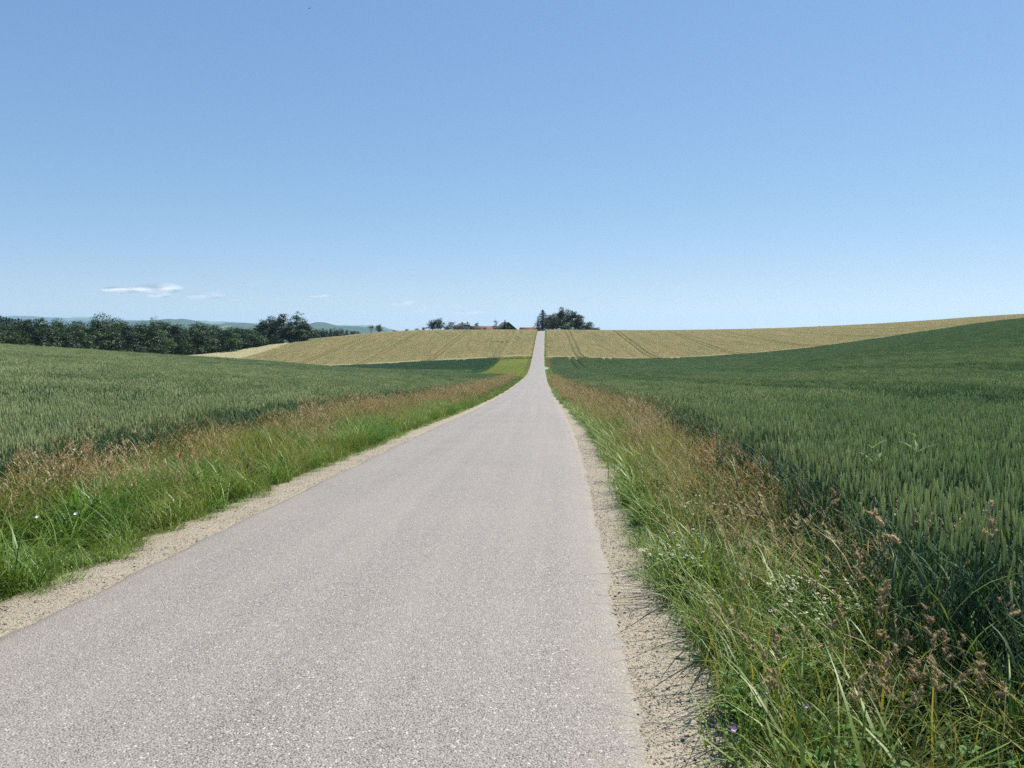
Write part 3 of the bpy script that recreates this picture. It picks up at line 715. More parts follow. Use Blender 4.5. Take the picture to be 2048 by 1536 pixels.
# (kind, s0, s1, d0, d1, per m2, scale lo, hi, patch threshold, lean toward the road)
verge('verge_grass', 1, [
    (iSHORT, 1.85, 3.3, 0, 40, 44, .55, 1.2, .05, .08), (iMID, 2.1, 2.6, 0, 40, 14, .5, .8, .3, .08), (iWEED, 2.1, 2.6, 0, 25, 8, .5, .8, .3, 0), (iMID, 2.25, 3.7, 0, 30, 30, .75, 1.25, .2, .10),
    (iWIDE, 2.35, 3.75, 0, 16, 8, .7, 1.05, .3, .02), (iWEED, 2.2, 3.6, 0, 22, 12, .6, 1.1, .4, 0), (iFINE, 2.2, 3.75, 0, 24, 7, .8, 1.25, .3, .2),
    (iOLIVE, 2.3, 3.8, 1.5, 60, 9, .75, 1.2, .42, .2), (iTAN, 2.3, 3.4, 1.5, 5, 2.5, .7, 1.0, .45, .1), (iSTRAW, 2.4, 3.4, 1.5, 7, 2, .7, 1.0, .5, .1), (iWEED, 2.5, 3.5, 1.5, 8, 5, .7, 1.05, .4, 0), (iTAN, 2.4, 3.8, 5, 70, 9, .65, 1.05, .35, .30),
    (iSTRAW, 2.6, 3.9, 6.5, 80, 5, .7, 1.1, .40, .25), (iBROWN, 2.7, 3.8, 3, 60, 3.0, .8, 1.15, .4, .18), (iRUST, 2.7, 3.8, 9, 70, 1.0, .75, 1.1, .5, .2),
    (iTAN, 3.1, 4.1, 6, 60, 7, .85, 1.25, .25, .15), (iSTRAW, 3.1, 4.1, 6, 60, 3.5, .9, 1.25, .35, .12), (iBROWN, 3.0, 4.0, 5, 60, 2.2, .95, 1.25, .35, .1), (iOLIVE, 2.9, 4.0, 6, 50, 9, .9, 1.35, .3, .15),
    (iFARG, 2.0, 3.5, 32, 240, 16, .6, 1.0, .1, .05), (iFARS, 2.5, 3.9, 36, 118, 4, .75, 1.25, .40, .1), (iFARG, 2.6, 3.8, 36, 120, 6, .9, 1.5, .45, .1), (iFART, 2.3, 3.8, 36, 118, 8, .7, 1.1, .2, .1),
    (iFARG, 2.0, 3.3, 240, 425, 6, .8, 1.2, .0, 0), (iFART, 2.4, 4.2, 190, 240, 2, .7, 1., .3, .1),
], 'tall seeding grass and weeds on the verge right of the road')
verge('verge_grass', -1, [
    (iSHORT, 2.05, 3.2, 0, 45, 38, .6, 1.35, .05, 0), (iMID, 2.35, 4.3, 0, 32, 24, .7, 1.25, .33, 0), (iFINE, 2.4, 4.5, 0, 30, 18, .8, 1.25, .2, .05),
    (iLUSH, 2.4, 3.9, 0, 40, 14, .7, 1.25, .52, .1), (iWIDE, 2.5, 4.3, 0, 20, 9, .7, 1.1, .3, 0), (iWEED, 2.3, 3.3, 0, 18, 9, .6, 1.1, .45, 0),
    (iOLIVE, 2.4, 4.6, 0, 50, 14, .75, 1.25, .38, .05), (iTAN, 2.6, 4., 1.5, 45, 2.5, .6, 1.0, .45, 0), (iRUST, 2.7, 4., 2, 45, 1.2, .7, 1.0, .5, 0), (iSTRAW, 3.3, 4.7, 3, 60, 3.2, .7, 1.1, .40, .05), (iRUST, 3.2, 4.7, 3, 90, 1.8, .7, 1.1, .50, .05),
    (iTAN, 2.8, 4.6, 3, 60, 3.5, .7, 1.1, .45, .05), (iBROWN, 3.4, 4.8, 3, 50, 2.0, .7, 1.05, .35, .05),
    (iTAN, 3.5, 4.8, 2, 60, 6, .85, 1.25, .25, 0), (iSTRAW, 3.6, 4.8, 2, 60, 4, .9, 1.25, .35, 0), (iRUST, 3.6, 4.7, 2, 60, 1.6, .95, 1.25, .45, 0), (iBROWN, 3.9, 5.0, 2, 60, 3, .95, 1.25, .35, 0), (iOLIVE, 3.6, 5.0, 2, 50, 11, .9, 1.4, .25, 0),
    (iFARG, 2.1, 4.2, 32, 128, 17, .6, 1.1, .1, 0), (iFARS, 3.0, 4.7, 36, 118, 3.5, .75, 1.3, .40, 0), (iFART, 2.7, 4.7, 36, 118, 5, .8, 1.3, .35, 0), (iFARG, 3.0, 4.7, 36, 120, 6, .9, 1.6, .45, 0), (iRUST, 3.0, 4.5, 60, 116, 2, .9, 1.3, .4, 0),
    (iFARG, 2.0, 3.4, 242, 425, 5, .8, 1.2, .0, 0), (iFARG, 3.3, 11.5, D_EDGE_L - 5, D_EDGE_L, 6, .7, 1.0, .0, 0),
    (iFART, 5, 100, D_EDGE_L - 4, D_EDGE_L + .5, 2.2, .6, .9, .1, 0),
], 'green and rust coloured seeding grass on the verge left of the road')
# mown meadow patch
mt = [grass_tuft(730 + k, 60, .5, .05, .12, .02, [MEADOW], (.2, .7), (.1, .5), 3) for k in range(4)]
s, d = grid_pts(.55, 2.1, 12, 122, D_EDGE_L - 4.5, R); s = -s
k = ~((d < 130) & (s < -5))
crop('mown_grass', mt, [(s[k], d[k], 0, 4, 1.)], 'light green mown meadow patch beside the road in the hollow', 'meadow grass', (.7, 1.3))
# grass strip along the top of the right wheat field
s, d = grid_pts(.8, 120, 250, D_EDGE_R - .5, D_EDGE_R + 8, R); x = xc(d) + s
k = (x / d > .60) & (x / d < .85)
crop('grass_strip', [grass_tuft(740 + k, 40, .5, .3, .6, .03, [MEADOW], (.1, .5), (.1, .5), 3) for k in range(3)], [(s[k], d[k], 0, 3, 1.)],
     'bright green grass strip at the upper corner of the right wheat field', 'grass', (.8, 1.2))

# loose stones on the shoulders
def pebble(seed):
    r = np.random.RandomState(seed); mb = MB(); k = 6
    pts = [(0, 0, -.6)]
    for lz, lr in ((-.3, .8), (.2, 1.), (.55, .6)):
        for j in range(k):
            a = j * 6.283 / k; q = lr * r.uniform(.8, 1.15); pts.append((q * math.cos(a), q * math.sin(a) * .8, lz * r.uniform(.8, 1.2)))
    pts.append((0, 0, .7)); T = []; Q = []
    for j in range(k):
        T.append((0, 1 + (j + 1) % k, 1 + j)); T.append((19, 13 + j, 13 + (j + 1) % k))
        for l in (0, 1): Q.append((1 + l * k + j, 1 + l * k + (j + 1) % k, 1 + (l + 1) * k + (j + 1) % k, 1 + (l + 1) * k + j))
    mb.add(pts, Q, T); return mb.mesh('pebble', [STONE])
pb = [pebble(800 + k) for k in range(5)]
n = 9000; d = 1.5 + 16 * R.uniform(0, 1, n) ** 1.3; sg = np.where(R.uniform(0, 1, n) < .6, 1, -1); sa = 1.80 + np.abs(R.normal(.25, .22, n)); s = sg * sa
x = xc(d) + s; z = roadz(d) - np.interp(sa, [1.8, 1.88, 2.07, 2.24, 2.42, 2.6], [-.0, .016, .02, .032, .048, .08])
q = .004 * np.exp(R.normal(0, .5, n)); k = (sa < 2.6) & (q < .016)
scatter('gravel', np.stack([x, d, z], 1)[k], R.uniform(-.4, .4, (n, 3))[k] * [1, 1, 8], np.stack([q, q, q * .7], 1)[k], R.randint(0, 5, n)[k], pb,
        'small loose stones scattered on the sandy road shoulders', 'gravel')

# ------------------------------------------------------------------ pixel of the photograph -> place at a chosen distance
def px2x(px, d): return (px - 1024) / F * d
def py2z(py, d): return math.tan(math.atan((768 - py) / F) - PITCH) * d

# ------------------------------------------------------------------ single plants of the foreground
def instance_tree(name, parts, loc, rz, scl, label, cat, group=None):
    o = empty(name, loc, rz); o.scale = scl if hasattr(scl, '__len__') else (scl,) * 3
    for nm, me in parts: link(nm, me, o)
    return tag(o, label, cat, group)

def cocksfoot(seed):
    """dark clubbed grass: stem with leaves, and a knobbly flower head"""
    r = np.random.RandomState(seed); st = MB(); hd = MB()
    az = r.uniform(0, 6.283); h = r.uniform(.78, .98)
    P = bent((0, 0, -.02), az, h, r.uniform(.03, .22), r.uniform(.02, .22), 8)
    st.tube(P, np.linspace(.0022, .0012, 8), 4)
    for b in range(4):
        t = r.randint(1, 5); ba = r.uniform(0, 6.283); Q = bent(P[t], ba, r.uniform(.18, .34), r.uniform(.25, .6), r.uniform(.2, .8), 6)
        st.ribbon(Q, [.005, .0085, .0085, .007, .004, .0005], ba + 1.57)
    dv = P[-1] - P[-2]; dv /= np.linalg.norm(dv)
    L = r.uniform(.13, .19)
    for i in range(r.randint(6, 10)):
        t = r.uniform(0, 1); c = P[-1] + dv * L * (t - .35); a = r.uniform(0, 6.283)
        off = np.array([math.cos(a), math.sin(a), .2]) * (.022 * (1.1 - t)); L2 = r.uniform(.034, .055)
        d2 = dv * .8 + np.array([math.cos(a), math.sin(a), .1]) * .5; d2 /= np.linalg.norm(d2)
        ear_geo(hd, c + off - d2 * L2 * .4, d2, L2, .0105, 7, 6, 0)
        for j in range(34):       # bristly spikelets
            aa = r.uniform(0, 6.283); bdir = np.array([math.cos(aa), math.sin(aa), r.uniform(.1, 1)])
            b0 = c + off + d2 * L2 * r.uniform(-.4, .6); hd.ribbon([b0, b0 + bdir * .016], [.005, .0006], aa + 1.57)
    return [('stem', st.mesh('grass_stem', [GRASS])), ('seed_head', hd.mesh('seed_head', [COCKS]))]
CF = [cocksfoot(900 + k) for k in range(7)]
NODM = []
def bromegrass(seed):
    r = np.random.RandomState(seed); st = MB(); hd = MB(); az = r.normal(3.3, .6)
    P = bent((0, 0, -.02), az, r.uniform(.6, .8), r.uniform(.2, .4), r.uniform(.45, .8), 10)
    st.tube(P, np.linspace(.0018, .0008, 10), 3)
    for b in range(3):
        t = r.randint(1, 5); ba = r.uniform(0, 6.283); Q = bent(P[t], ba, r.uniform(.15, .28), .4, .6, 5)
        st.ribbon(Q, [.003, .005, .005, .004, .0005], ba + 1.57)
    for i in range(26):
        t = r.uniform(.68, 1.); k = min(int(t * 9), 8); b = P[k] * (1 - (t * 9 - k)) + P[k + 1] * (t * 9 - k)
        dv = P[k + 1] - P[k]; dv = dv / np.linalg.norm(dv) + r.normal(0, .28, 3); ear_geo(hd, b, dv / np.linalg.norm(dv), r.uniform(.014, .024), .0028, 3, 4, 0)
    return [('stem', st.mesh('grass_stem', [GRASS_OLIVE])), ('seed_head', hd.mesh('seed_head', [STRAW]))]
BG = [bromegrass(930 + k) for k in range(5)]

def at(px, d): x = px2x(px, d); return (x, d, float(gz(x, d)))
# seed heads seen in the photo: pixel column, distance ahead, pixel row of the head
heads = [(1795, 3.5, 1130), (1690, 3.9, 1215), (1830, 3.3, 1220), (1990, 3.3, 1090), (2010, 3.1, 1062), (1965, 2.8, 1290), (2015, 2.7, 1260), (1925, 2.9, 1350),
         (1880, 2.9, 1330), (1860, 2.7, 1410), (1960, 2.5, 1390), (2035, 2.6, 1400), (1940, 2.6, 1440), (1560, 3.2, 1420), (1590, 3.0, 1480), (1720, 2.9, 1285),
         (1640, 2.9, 1470), (1560, 4.6, 1030), (1620, 4.5, 1010), (1700, 4.6, 1090), (1500, 5.2, 1000), (1760, 3.2, 1170), (1900, 3.0, 1280), (1985, 2.6, 1480),
         (1840, 2.6, 1480), (1540, 6.5, 960), (1470, 7.0, 930), (1660, 5.2, 985), (1440, 8.5, 880), (1750, 4.2, 1000), (1605, 3.6, 1220), (1690, 2.6, 1500), (1875, 3.0, 1175), (2030, 2.9, 1190), (1915, 2.7, 1480), (1985, 2.75, 1340), (1775, 2.7, 1420), (1820, 3.1, 1300), (1735, 3.3, 1240), (1950, 3.1, 1200), (2040, 2.6, 1320), (1660, 2.7, 1390)]
for k, (px, d, py) in enumerate(heads):
    x, y, z = at(px, d); hh = py2z(py, d) - z; hh = min(max(hh, .5), 1.1)
    instance_tree('cocksfoot_grass', CF[k % 7], (x, y, z), R.uniform(0, 6.28), hh / .84, 'single brown headed grass stalk rising out of the right verge', 'grass stalk',
                  'brown headed grass stalks in the right verge')
for k, (px, d) in enumerate([(1560, 4.3), (1460, 5.), (1640, 4.0), (1700, 3.6), (1760, 3.4), (1480, 4.4), (1520, 5.4), (1420, 6.4), (1440, 5.8), (1600, 3.3),
                             (1850, 3.2), (1390, 7.2), (1570, 3.3), (1380, 8.4)]):
    x, y, z = at(px, d)
    instance_tree('nodding_grass', BG[k % 5], (x, y, z), R.normal(0, .4), R.uniform(.75, 1.05), 'arching straw coloured grass stalk nodding toward the road from the right verge', 'grass stalk',
                  'arching straw coloured stalks in the right verge')

def daisy(seed, nfl):
    r = np.random.RandomState(seed); st = MB(); fl = []
    for i in range(nfl):
        a = r.uniform(0, 6.283); h = r.uniform(.30, .44)
        P = bent((r.normal(0, .02), r.normal(0, .02), -.02), a, h, r.uniform(.1, .45), .05, 5); st.tube(P, [.0016] * 5, 3)
        for b in range(5):
            t = r.randint(1, 4); ba = r.uniform(0, 6.28); Q = bent(P[t], ba, r.uniform(.04, .08), .8, .3, 3); st.ribbon(Q, [.002, .004, .0005], ba + 1.57)
        fl.append(P[-1])
    heads = []
    for c in fl:
        pm = MB(); dm = MB()
        tx, ty = r.normal(-.15, .25), r.normal(-.2, .25); npet = 13
        nrm = np.array([tx, ty, 1.]); nrm /= np.linalg.norm(nrm); ux = np.cross(nrm, [0, 1, 0]); ux /= np.linalg.norm(ux); uy = np.cross(nrm, ux)
        V = [c]; T = []
        for j in range(npet):       # a ring of rounded petals round the middle
            a = j * 6.283 / npet; q = .0115 * r.uniform(.9, 1.1)
            for da, qq, dz in ((-.20, q * .62, 0), (-.12, q * .95, -.001), (.12, q * .95, -.001), (.20, q * .62, 0)):
                e = math.cos(a + da) * ux + math.sin(a + da) * uy; V.append(c + e * qq + nrm * dz)
            i = 1 + 4 * j; T += [(0, i, i + 1), (0, i + 1, i + 2), (0, i + 2, i + 3)]
        pm.add(V, None, T)
        dm.tube(np.stack([c + nrm * .0003, c + nrm * .0025, c + nrm * .0042]), [.0045, .0042, .0012], 7)
        heads.append((pm.mesh('flower', [PETAL]), dm.mesh('flower_disc', [YELLOW])))
    return st.mesh('daisy_stem', [WEED]), heads
DZ = [daisy(950 + k, n) for k, n in enumerate((5, 7, 4, 9, 6))]
for k, (px, d) in enumerate([(1345, 5.3), (1362, 5.4), (1378, 5.1), (1392, 5.4), (1352, 5.0), (1370, 5.7), (1600, 4.2), (1618, 4.3), (1636, 4.2), (1655, 4.4), (1625, 4.0), (1590, 4.0), (1645, 4.05),
                             (1712, 4.1), (1738, 4.05), (1748, 4.2), (1575, 4.4), (1420, 6.5), (1436, 6.7), (1410, 6.9), (1450, 6.3), (1395, 7.4), (1680, 4.0), (1465, 6.6), (1350, 5.6)]):
    x, y, z = at(px, d)
    o = instance_tree('daisy_plant', [('stem', DZ[k % 5][0])], (x, y, z), R.uniform(0, 6.28), R.uniform(.95, 1.2), 'small clump of white daisies with yellow discs in the right verge', 'daisies', 'white daisies in the right verge')
    for pm_, dm_ in DZ[k % 5][1]: link('flower_disc', dm_, link('flower', pm_, o))

def bindweed(seed, mat):
    r = np.random.RandomState(seed); st = MB(); fl = MB(); P = bent((0, 0, -.01), 1., .2, .3, .1, 5); st.tube(P, [.0015] * 5, 3)
    for b in range(7):
        ba = r.uniform(0, 6.28); Q = bent(P[r.randint(0, 4)], ba, r.uniform(.04, .07), .9, .3, 4); st.ribbon(Q, [.002, .022, .018, .001], ba + 1.57)
    n = np.array([-.3, -.5, .8]); n /= np.linalg.norm(n); c = P[-1]
    ux = np.cross(n, [0, 1, 0]); ux /= np.linalg.norm(ux); uy = np.cross(n, ux); k = 10; V = []
    for l, (q, hh) in enumerate(((.003, 0), (.006, .012), (.020, .020))):
        for j in range(k): a = j * 6.283 / k; qq = q * (1 + (.12 * (-1) ** j if l == 2 else 0)); V.append(c + ux * math.cos(a) * qq + uy * math.sin(a) * qq + n * hh)
    Q = [(l * k + j, l * k + (j + 1) % k, (l + 1) * k + (j + 1) % k, (l + 1) * k + j) for l in (0, 1) for j in range(k)]; fl.add(V, Q)
    return [('stem', st.mesh('flower_stem', [WEED])), ('flower', fl.mesh('flower', [mat]))]
BW = bindweed(970, PINK); WW = bindweed(971, PETAL); PO = bindweed(972, RED)
for px, d, s_, lb in ((1486, 2.95, .65, 'pink bindweed flower low at the gravel edge, nearest of the pink flowers'), (1550, 3.3, .65, 'mauve pink flower half hidden in tall grass of the right verge'),
                      (1628, 3.2, .55, 'pale pink flower right of the mauve one in the right verge grass')):
    x, y, z = at(px, d); instance_tree('pink_flower', BW, (x, y, z + .06), R.uniform(-.4, .4), s_, lb, 'flower')
for px, d, hz, lb in ((127, 6.3, .22, 'pinkish white flower low in the left verge near the gravel'), (48, 6.2, .2, 'white flower left of the pinkish one at the left picture edge'),
                      (145, 8.0, .5, 'white blossom high in the brown grass at the wheat edge on the left'), (132, 8.2, .5, 'second white blossom beside the high one at the left wheat edge')):
    x, y, z = at(px, d); instance_tree('white_flower', WW, (x, y, z + hz), R.uniform(-.4, .4), .85, lb, 'flower')
x, y, z = at(342, 8.3); instance_tree('red_poppy', PO, (x, y, z + .42), .2, 1.0, 'single red poppy among rusty grass in the left verge', 'poppy')

def tall_weed(seed):
    r = np.random.RandomState(seed); st = MB(); lf = MB(); P = bent((0, 0, 0), 2., 1., .06, .05, 8); st.tube(P, np.linspace(.004, .0015, 8), 4)
    for b in range(16):
        t = r.randint(3, 8); ba = r.uniform(0, 6.28); Q = bent(P[t], ba, r.uniform(.06, .14), .8, .4, 4); lf.ribbon(Q, [.004, .020, .018, .002], ba + 1.57)
    return [('stem', st.mesh('weed_stem', [WEED])), ('leaves', lf.mesh('weed_leaves', [PALEW]))]
TW = tall_weed(980)
x, y, z = at(1862, 6.4); instance_tree('tall_weed', TW, (x, y, z), 0, .98, 'pale leafed weed sticking up above the right wheat', 'weed')
x, y, z = at(1778, 6.2); instance_tree('tall_weed', TW, (x, y, z), 1., .92, 'lower leafy weed among the wheat left of the pale one', 'weed')
x, y, z = at(125, 62); instance_tree('tall_weed', TW, (x, y, z), 1., 1.35, 'lone tall weed on the skyline of the left wheat field before the wood', 'weed')

# ------------------------------------------------------------------ trees
def crown_mesh(seed, lobes, n_cl, n_lf, leaf, mats, spread=.62, mw=(.45, .4, .15), shell=(.55, 1.0)):
    r = np.random.RandomState(seed)
    lb = np.array(lobes, float); vol = (lb[:, 3] * lb[:, 4] * lb[:, 5]) ** (2 / 3.); pk = r.choice(len(lb), n_cl, p=vol / vol.sum())
    dv = r.normal(size=(n_cl, 3)); dv /= np.linalg.norm(dv, axis=1)[:, None]
    q = r.uniform(shell[0], shell[1], n_cl) ** .35
    C = lb[pk, :3] + dv * lb[pk, 3:6] * q[:, None]
    C += r.normal(0, .05, C.shape) * lb[pk, 3:6]
    mcl = r.choice(len(mats), n_cl, p=np.array(mw) / sum(mw))
    sz = r.uniform(.6, 1.4, n_cl)
    L = np.repeat(C, n_lf, 0) + r.normal(0, spread, (n_cl * n_lf, 3)) * np.repeat(sz, n_lf)[:, None] * [1, 1, .7]
    Nn = np.repeat(dv, n_lf, 0) * 1.3 + r.normal(0, .5, L.shape) + [0, 0, .3]; Nn /= np.linalg.norm(Nn, axis=1)[:, None]
    a = r.normal(size=L.shape); U = np.cross(Nn, a); U /= np.linalg.norm(U, axis=1)[:, None]; W = np.cross(Nn, U)
    k = leaf * r.uniform(.6, 1.35, len(L))[:, None]
    V = np.stack([L - U * k * .5, L - W * k * .36 + U * k * .05, L + U * k * .55, L + W * k * .36 - U * k * .05], 1).reshape(-1, 3)
    f = np.arange(len(L) * 4).reshape(-1, 4)
    return raw_mesh('crown', V, [f], mats, np.repeat(mcl, n_lf))

def trunk_mesh(seed, h, r0, limbs, spread, base=.25):
    r = np.random.RandomState(seed); mb = MB(); n = 7
    t = np.linspace(0, 1, n); P = np.stack([np.cumsum(r.normal(0, .012 * h, n)), np.cumsum(r.normal(0, .012 * h, n)), t * h * .82], 1); P[0, :2] = 0; P[0, 2] = -.3
    mb.tube(P, r0 * (1 - .8 * t), 7)
    for i in range(limbs):
        k = r.uniform(base, .85); b = P[int(k * (n - 1))]; az = r.uniform(0, 6.28); l = spread * r.uniform(.5, 1.)
        tt = np.linspace(0, 1, 5); Q = b + np.stack([np.cos(az) * l * tt, np.sin(az) * l * tt, l * .75 * tt ** 1.3], 1) + np.concatenate([[np.zeros(3)], r.normal(0, .05 * l, (4, 3))])
        mb.tube(Q, r0 * .42 * (1 - .85 * tt), 5)
    return mb.mesh('trunk', [BARK], True)

def broadleaf(seed, h, w, n_cl=230, n_lf=18, leaf=.44, mw=(.45, .4, .15), low=.12, mats=None, spread=.5, nl=None):
    """height h, crown width w; an uneven crown built of several lobes"""
    r = np.random.RandomState(seed); lobes = []
    nl = nl or r.randint(8, 13)
    for i in range(nl):
        a = r.uniform(0, 6.28); t = r.uniform(low + .08, .84); ww = math.sin(math.pi * (.18 + .74 * t)) * w * .5
        q = ww * r.uniform(.15, .62); k = ww * r.uniform(.42, .75)
        lobes.append((q * math.cos(a), q * math.sin(a), t * h, k, k, k * r.uniform(.7, 1.05)))
    lobes.append((0, 0, h * .55, w * .32, w * .32, h * .33)); lobes.append((r.normal(0, .05 * w), r.normal(0, .05 * w), h * .86, w * .2, w * .2, h * .14))
    return [('trunk', trunk_mesh(seed + 1, h, h * .018 + .05, 9, w * .42)), ('crown', crown_mesh(seed + 2, lobes, n_cl, n_lf, leaf, mats or LEAVES, spread, mw))]

def conifer(seed, h, w, mats=None, n=90):
    r = np.random.RandomState(seed); C = MB()
    for i in range(n):
        t = (i + r.uniform(0, 1)) / n; z = h * (.06 + .93 * t); l = w * .5 * (1 - t) ** .72 * r.uniform(.7, 1.2) + .15
        for j in range(4):
            az = r.uniform(0, 6.28); m = 6
            for k in range(m):
                q = l * (k + r.uniform(.2, 1)) / m; c = np.array([math.cos(az) * q, math.sin(az) * q, z - q * .32 + r.normal(0, .05)])
                u = np.array([math.cos(az), math.sin(az), -.35]) + r.normal(0, .35, 3); v = np.array([-math.sin(az), math.cos(az), 0]) + r.normal(0, .35, 3)
                s_ = r.uniform(.5, .95) * (1 - .45 * t); C.add([c - u * s_ * .4, c + v * s_ * .4, c + u * s_ * .6, c - v * s_ * .4], [(0, 1, 2, 3)])
    t = MB(); t.tube([(0, 0, -.3), (0, 0, h * .4), (0, 0, h * .97)], [h * .016, h * .012, .02], 6)
    return [('trunk', t.mesh('trunk', [BARK], True)), ('crown', C.mesh('crown', mats or [NEEDLES]))]

# the wood on the left: a few kinds of crown, each copied with its own trunk
KINDS = [broadleaf(1000, 17, 8.5, 380, low=-.06), broadleaf(1010, 17, 10, 420, mw=(.3, .45, .25), low=-.06), broadleaf(1020, 17, 7.5, 380, mw=(.6, .3, .1), low=-.06), broadleaf(1030, 17, 11, 480, mw=(.5, .4, .1), low=-.02),
         broadleaf(1040, 17, 9, 380, mw=(.25, .5, .25), low=-.06), broadleaf(1050, 17, 8, 380, mw=(.7, .25, .05), low=-.04)]
KLAB = ['mid green broadleaf tree', 'full broadleaf tree', 'narrow dark broadleaf tree', 'wide crowned broadleaf tree', 'lighter green broadleaf tree', 'very dark slender tree']
def place(kind, px, d, top, wpx, label, cat='tree', group=None, name='broadleaf_tree', h0=17., w0=9., sink=0.):
    x = px2x(px, d); z = float(gz(x, d)) - sink; h = max(py2z(top, d) - z, 1.)
    wv = wpx * d / F
    return instance_tree(name, kind, (x, d, z), R.uniform(0, 6.28), (wv / w0, wv / w0, h / h0), label, cat, group)
WOOD_TOP = ([-420, -200, -60, 0, 60, 100, 140, 180, 240, 280, 330, 380, 420, 460, 500, 540], [640, 641, 642, 643, 642, 640, 644, 644, 645, 648, 646, 651, 650, 654, 660, 664])
WOOD_D = ([-420, 0, 200, 350, 560], [215, 225, 262, 305, 345])
GW = 'broadleaf trees of the left wood'
W0 = [8.5, 10, 7.5, 11, 9, 8]
for row, (n, dd_, dt) in enumerate(((38, 0, 7), (36, 11, 0), (34, 24, -2), (24, 42, -1))):
    for i in range(n):
        px = -330 + (870 / (n - 1)) * i + R.uniform(-10, 10); d = np.interp(px, *WOOD_D) + dd_ + R.uniform(-3, 3)
        if row and px > 515: continue
        top = np.interp(px, *WOOD_TOP) + dt + R.uniform(-5, 14 if row == 0 else 6)
        k = R.randint(0, 6); wpx = R.uniform(42, 62)
        edge = row == 0
        place(KINDS[k], px, d, top, wpx, KLAB[k] + (' along the field edge of the left wood' if edge else ' rising behind the front row of the left wood'), 'tree', GW, w0=W0[k])
# undergrowth closing the foot of the wood
BUSH = [broadleaf(1100 + 10 * k, 5, 5.5, 60, 14, .42, low=-.05) for k in range(3)]
for i in range(30):
    px = -300 + 29.3 * i + R.uniform(-9, 9); d = np.interp(px, *WOOD_D) - 5 + R.uniform(-1, 1)
    x = px2x(px, d); z = float(gz(x, d))
    instance_tree('bush', BUSH[i % 3], (x, d, z), R.uniform(0, 6.28), (R.uniform(.9, 1.3), R.uniform(.9, 1.3), R.uniform(.7, 1.2)), 'leafy bush at the foot of the left wood', 'bush', 'bushes at the foot of the left wood')
AIRY = [('trunk', trunk_mesh(1201, 17, .32, 18, 4.6, .45)), ('crown', crown_mesh(1202, [(0, 0, 14.2, 3.8, 3.8, 2.4), (1.5, .5, 12.6, 2.6, 2.6, 1.6), (-2, 0, 13., 2.2, 2.2, 1.6)], 95, 14, .42, [LEAVES[2], OLIVE_LEAF], .42, (.4, .6)))]
place(AIRY, 206, 275, 624, 40, 'sparse pale tree whose airy crown stands highest over the left wood', w0=8.)
place(AIRY, 236, 280, 633, 30, 'small sparse tree top right of the airy pale crown', w0=8.)
place(broadleaf(1210, 17, 9, 120, 14, .45, (.1, .4, .5), mats=[LEAVES[1], LEAVES[2], OLIVE_LEAF]), 312, 292, 634, 44, 'tall light green tree with spreading top above the left wood')
place(broadleaf(1220, 17, 9, 120, 14, .45, (.2, .5, .3)), 287, 296, 640, 30, 'light tree leaning against the tall spreading one in the left wood')
LT = broadleaf(1230, 9, 6, 90, 16, .42, (.05, .4, .55), low=-.02)
place(LT, 343, 297, 676, 27, 'rounded dark fronted small tree at the right foot of the wood', h0=9, w0=6)
place(LT, 366, 300, 672, 24, 'bright green small tree beside the rounded one at the wood edge', h0=9, w0=6)
place(LT, 466, 316, 672, 36, 'bright yellow green shrub tree in front of the dark trees near the pale field', h0=9, w0=6)
RB = broadleaf(1240, 10, 12, 190, 16, .45, (.5, .4, .1), low=-.05, nl=9)
place(RB, 505, 334, 661, 72, 'broad rounded tree at the right end of the wood above the pale field', h0=10, w0=12)
TG = 'tall trees of the separate group'
for px, d, top, wpx, k, lb in ((523, 350, 637, 26, 2, 'leftmost of the tall trees grouped right of the wood'), (543, 352, 630, 30, 0, 'second tall tree of the group, arching top'), (566, 350, 627, 34, 5, 'middle tall tree of the group with flat top'),
                            (594, 352, 623, 40, 1, 'highest tree of the tall group right of the wood'), (613, 350, 641, 28, 2, 'rightmost lower tree of the tall group'), (553, 346, 652, 30, 5, 'dark shorter tree before the tall group'),
                            (580, 346, 650, 30, 0, 'shorter green tree in front between the tall group trunks'), (606, 345, 657, 26, 4, 'low tree at the right foot of the tall group'), (534, 345, 655, 26, 3, 'low tree at the left foot of the tall group')):
    place(KINDS[k], px, d, top, wpx, lb, 'tree', TG, w0=W0[k] / 1.3)
# conifers behind the wood at the far left, a dark uneven mass sloping down to the right
SP = [conifer(1300, 22, 6), conifer(1310, 22, 7)]
for i, px in enumerate(np.arange(-200, 70, 6.)):
    d = 420 + R.uniform(-35, 35); place(SP[i % 2], px, d, 631 + max(0, (px - 15) * .17) + R.uniform(-.8, 4), R.uniform(34, 48), 'dark conifer of the spruce stand behind the wood at far left', 'conifer', 'spruces behind the wood at far left', 'spruce_tree', 22, 6.5)

# farther trees on the valley floor right of the tall group
for i in range(34):
    px = 616 + 3.4 * i + R.uniform(-3, 3); d = 640 + R.uniform(-40, 60)
    place(KINDS[R.randint(0, 6)], px, d, 655 + 4 * R.uniform(0, 1) + max(0, (px - 680)) * .17, R.uniform(12, 20), 'distant dark tree in the row beyond the left golden field', 'tree', 'distant trees beyond the left golden field')

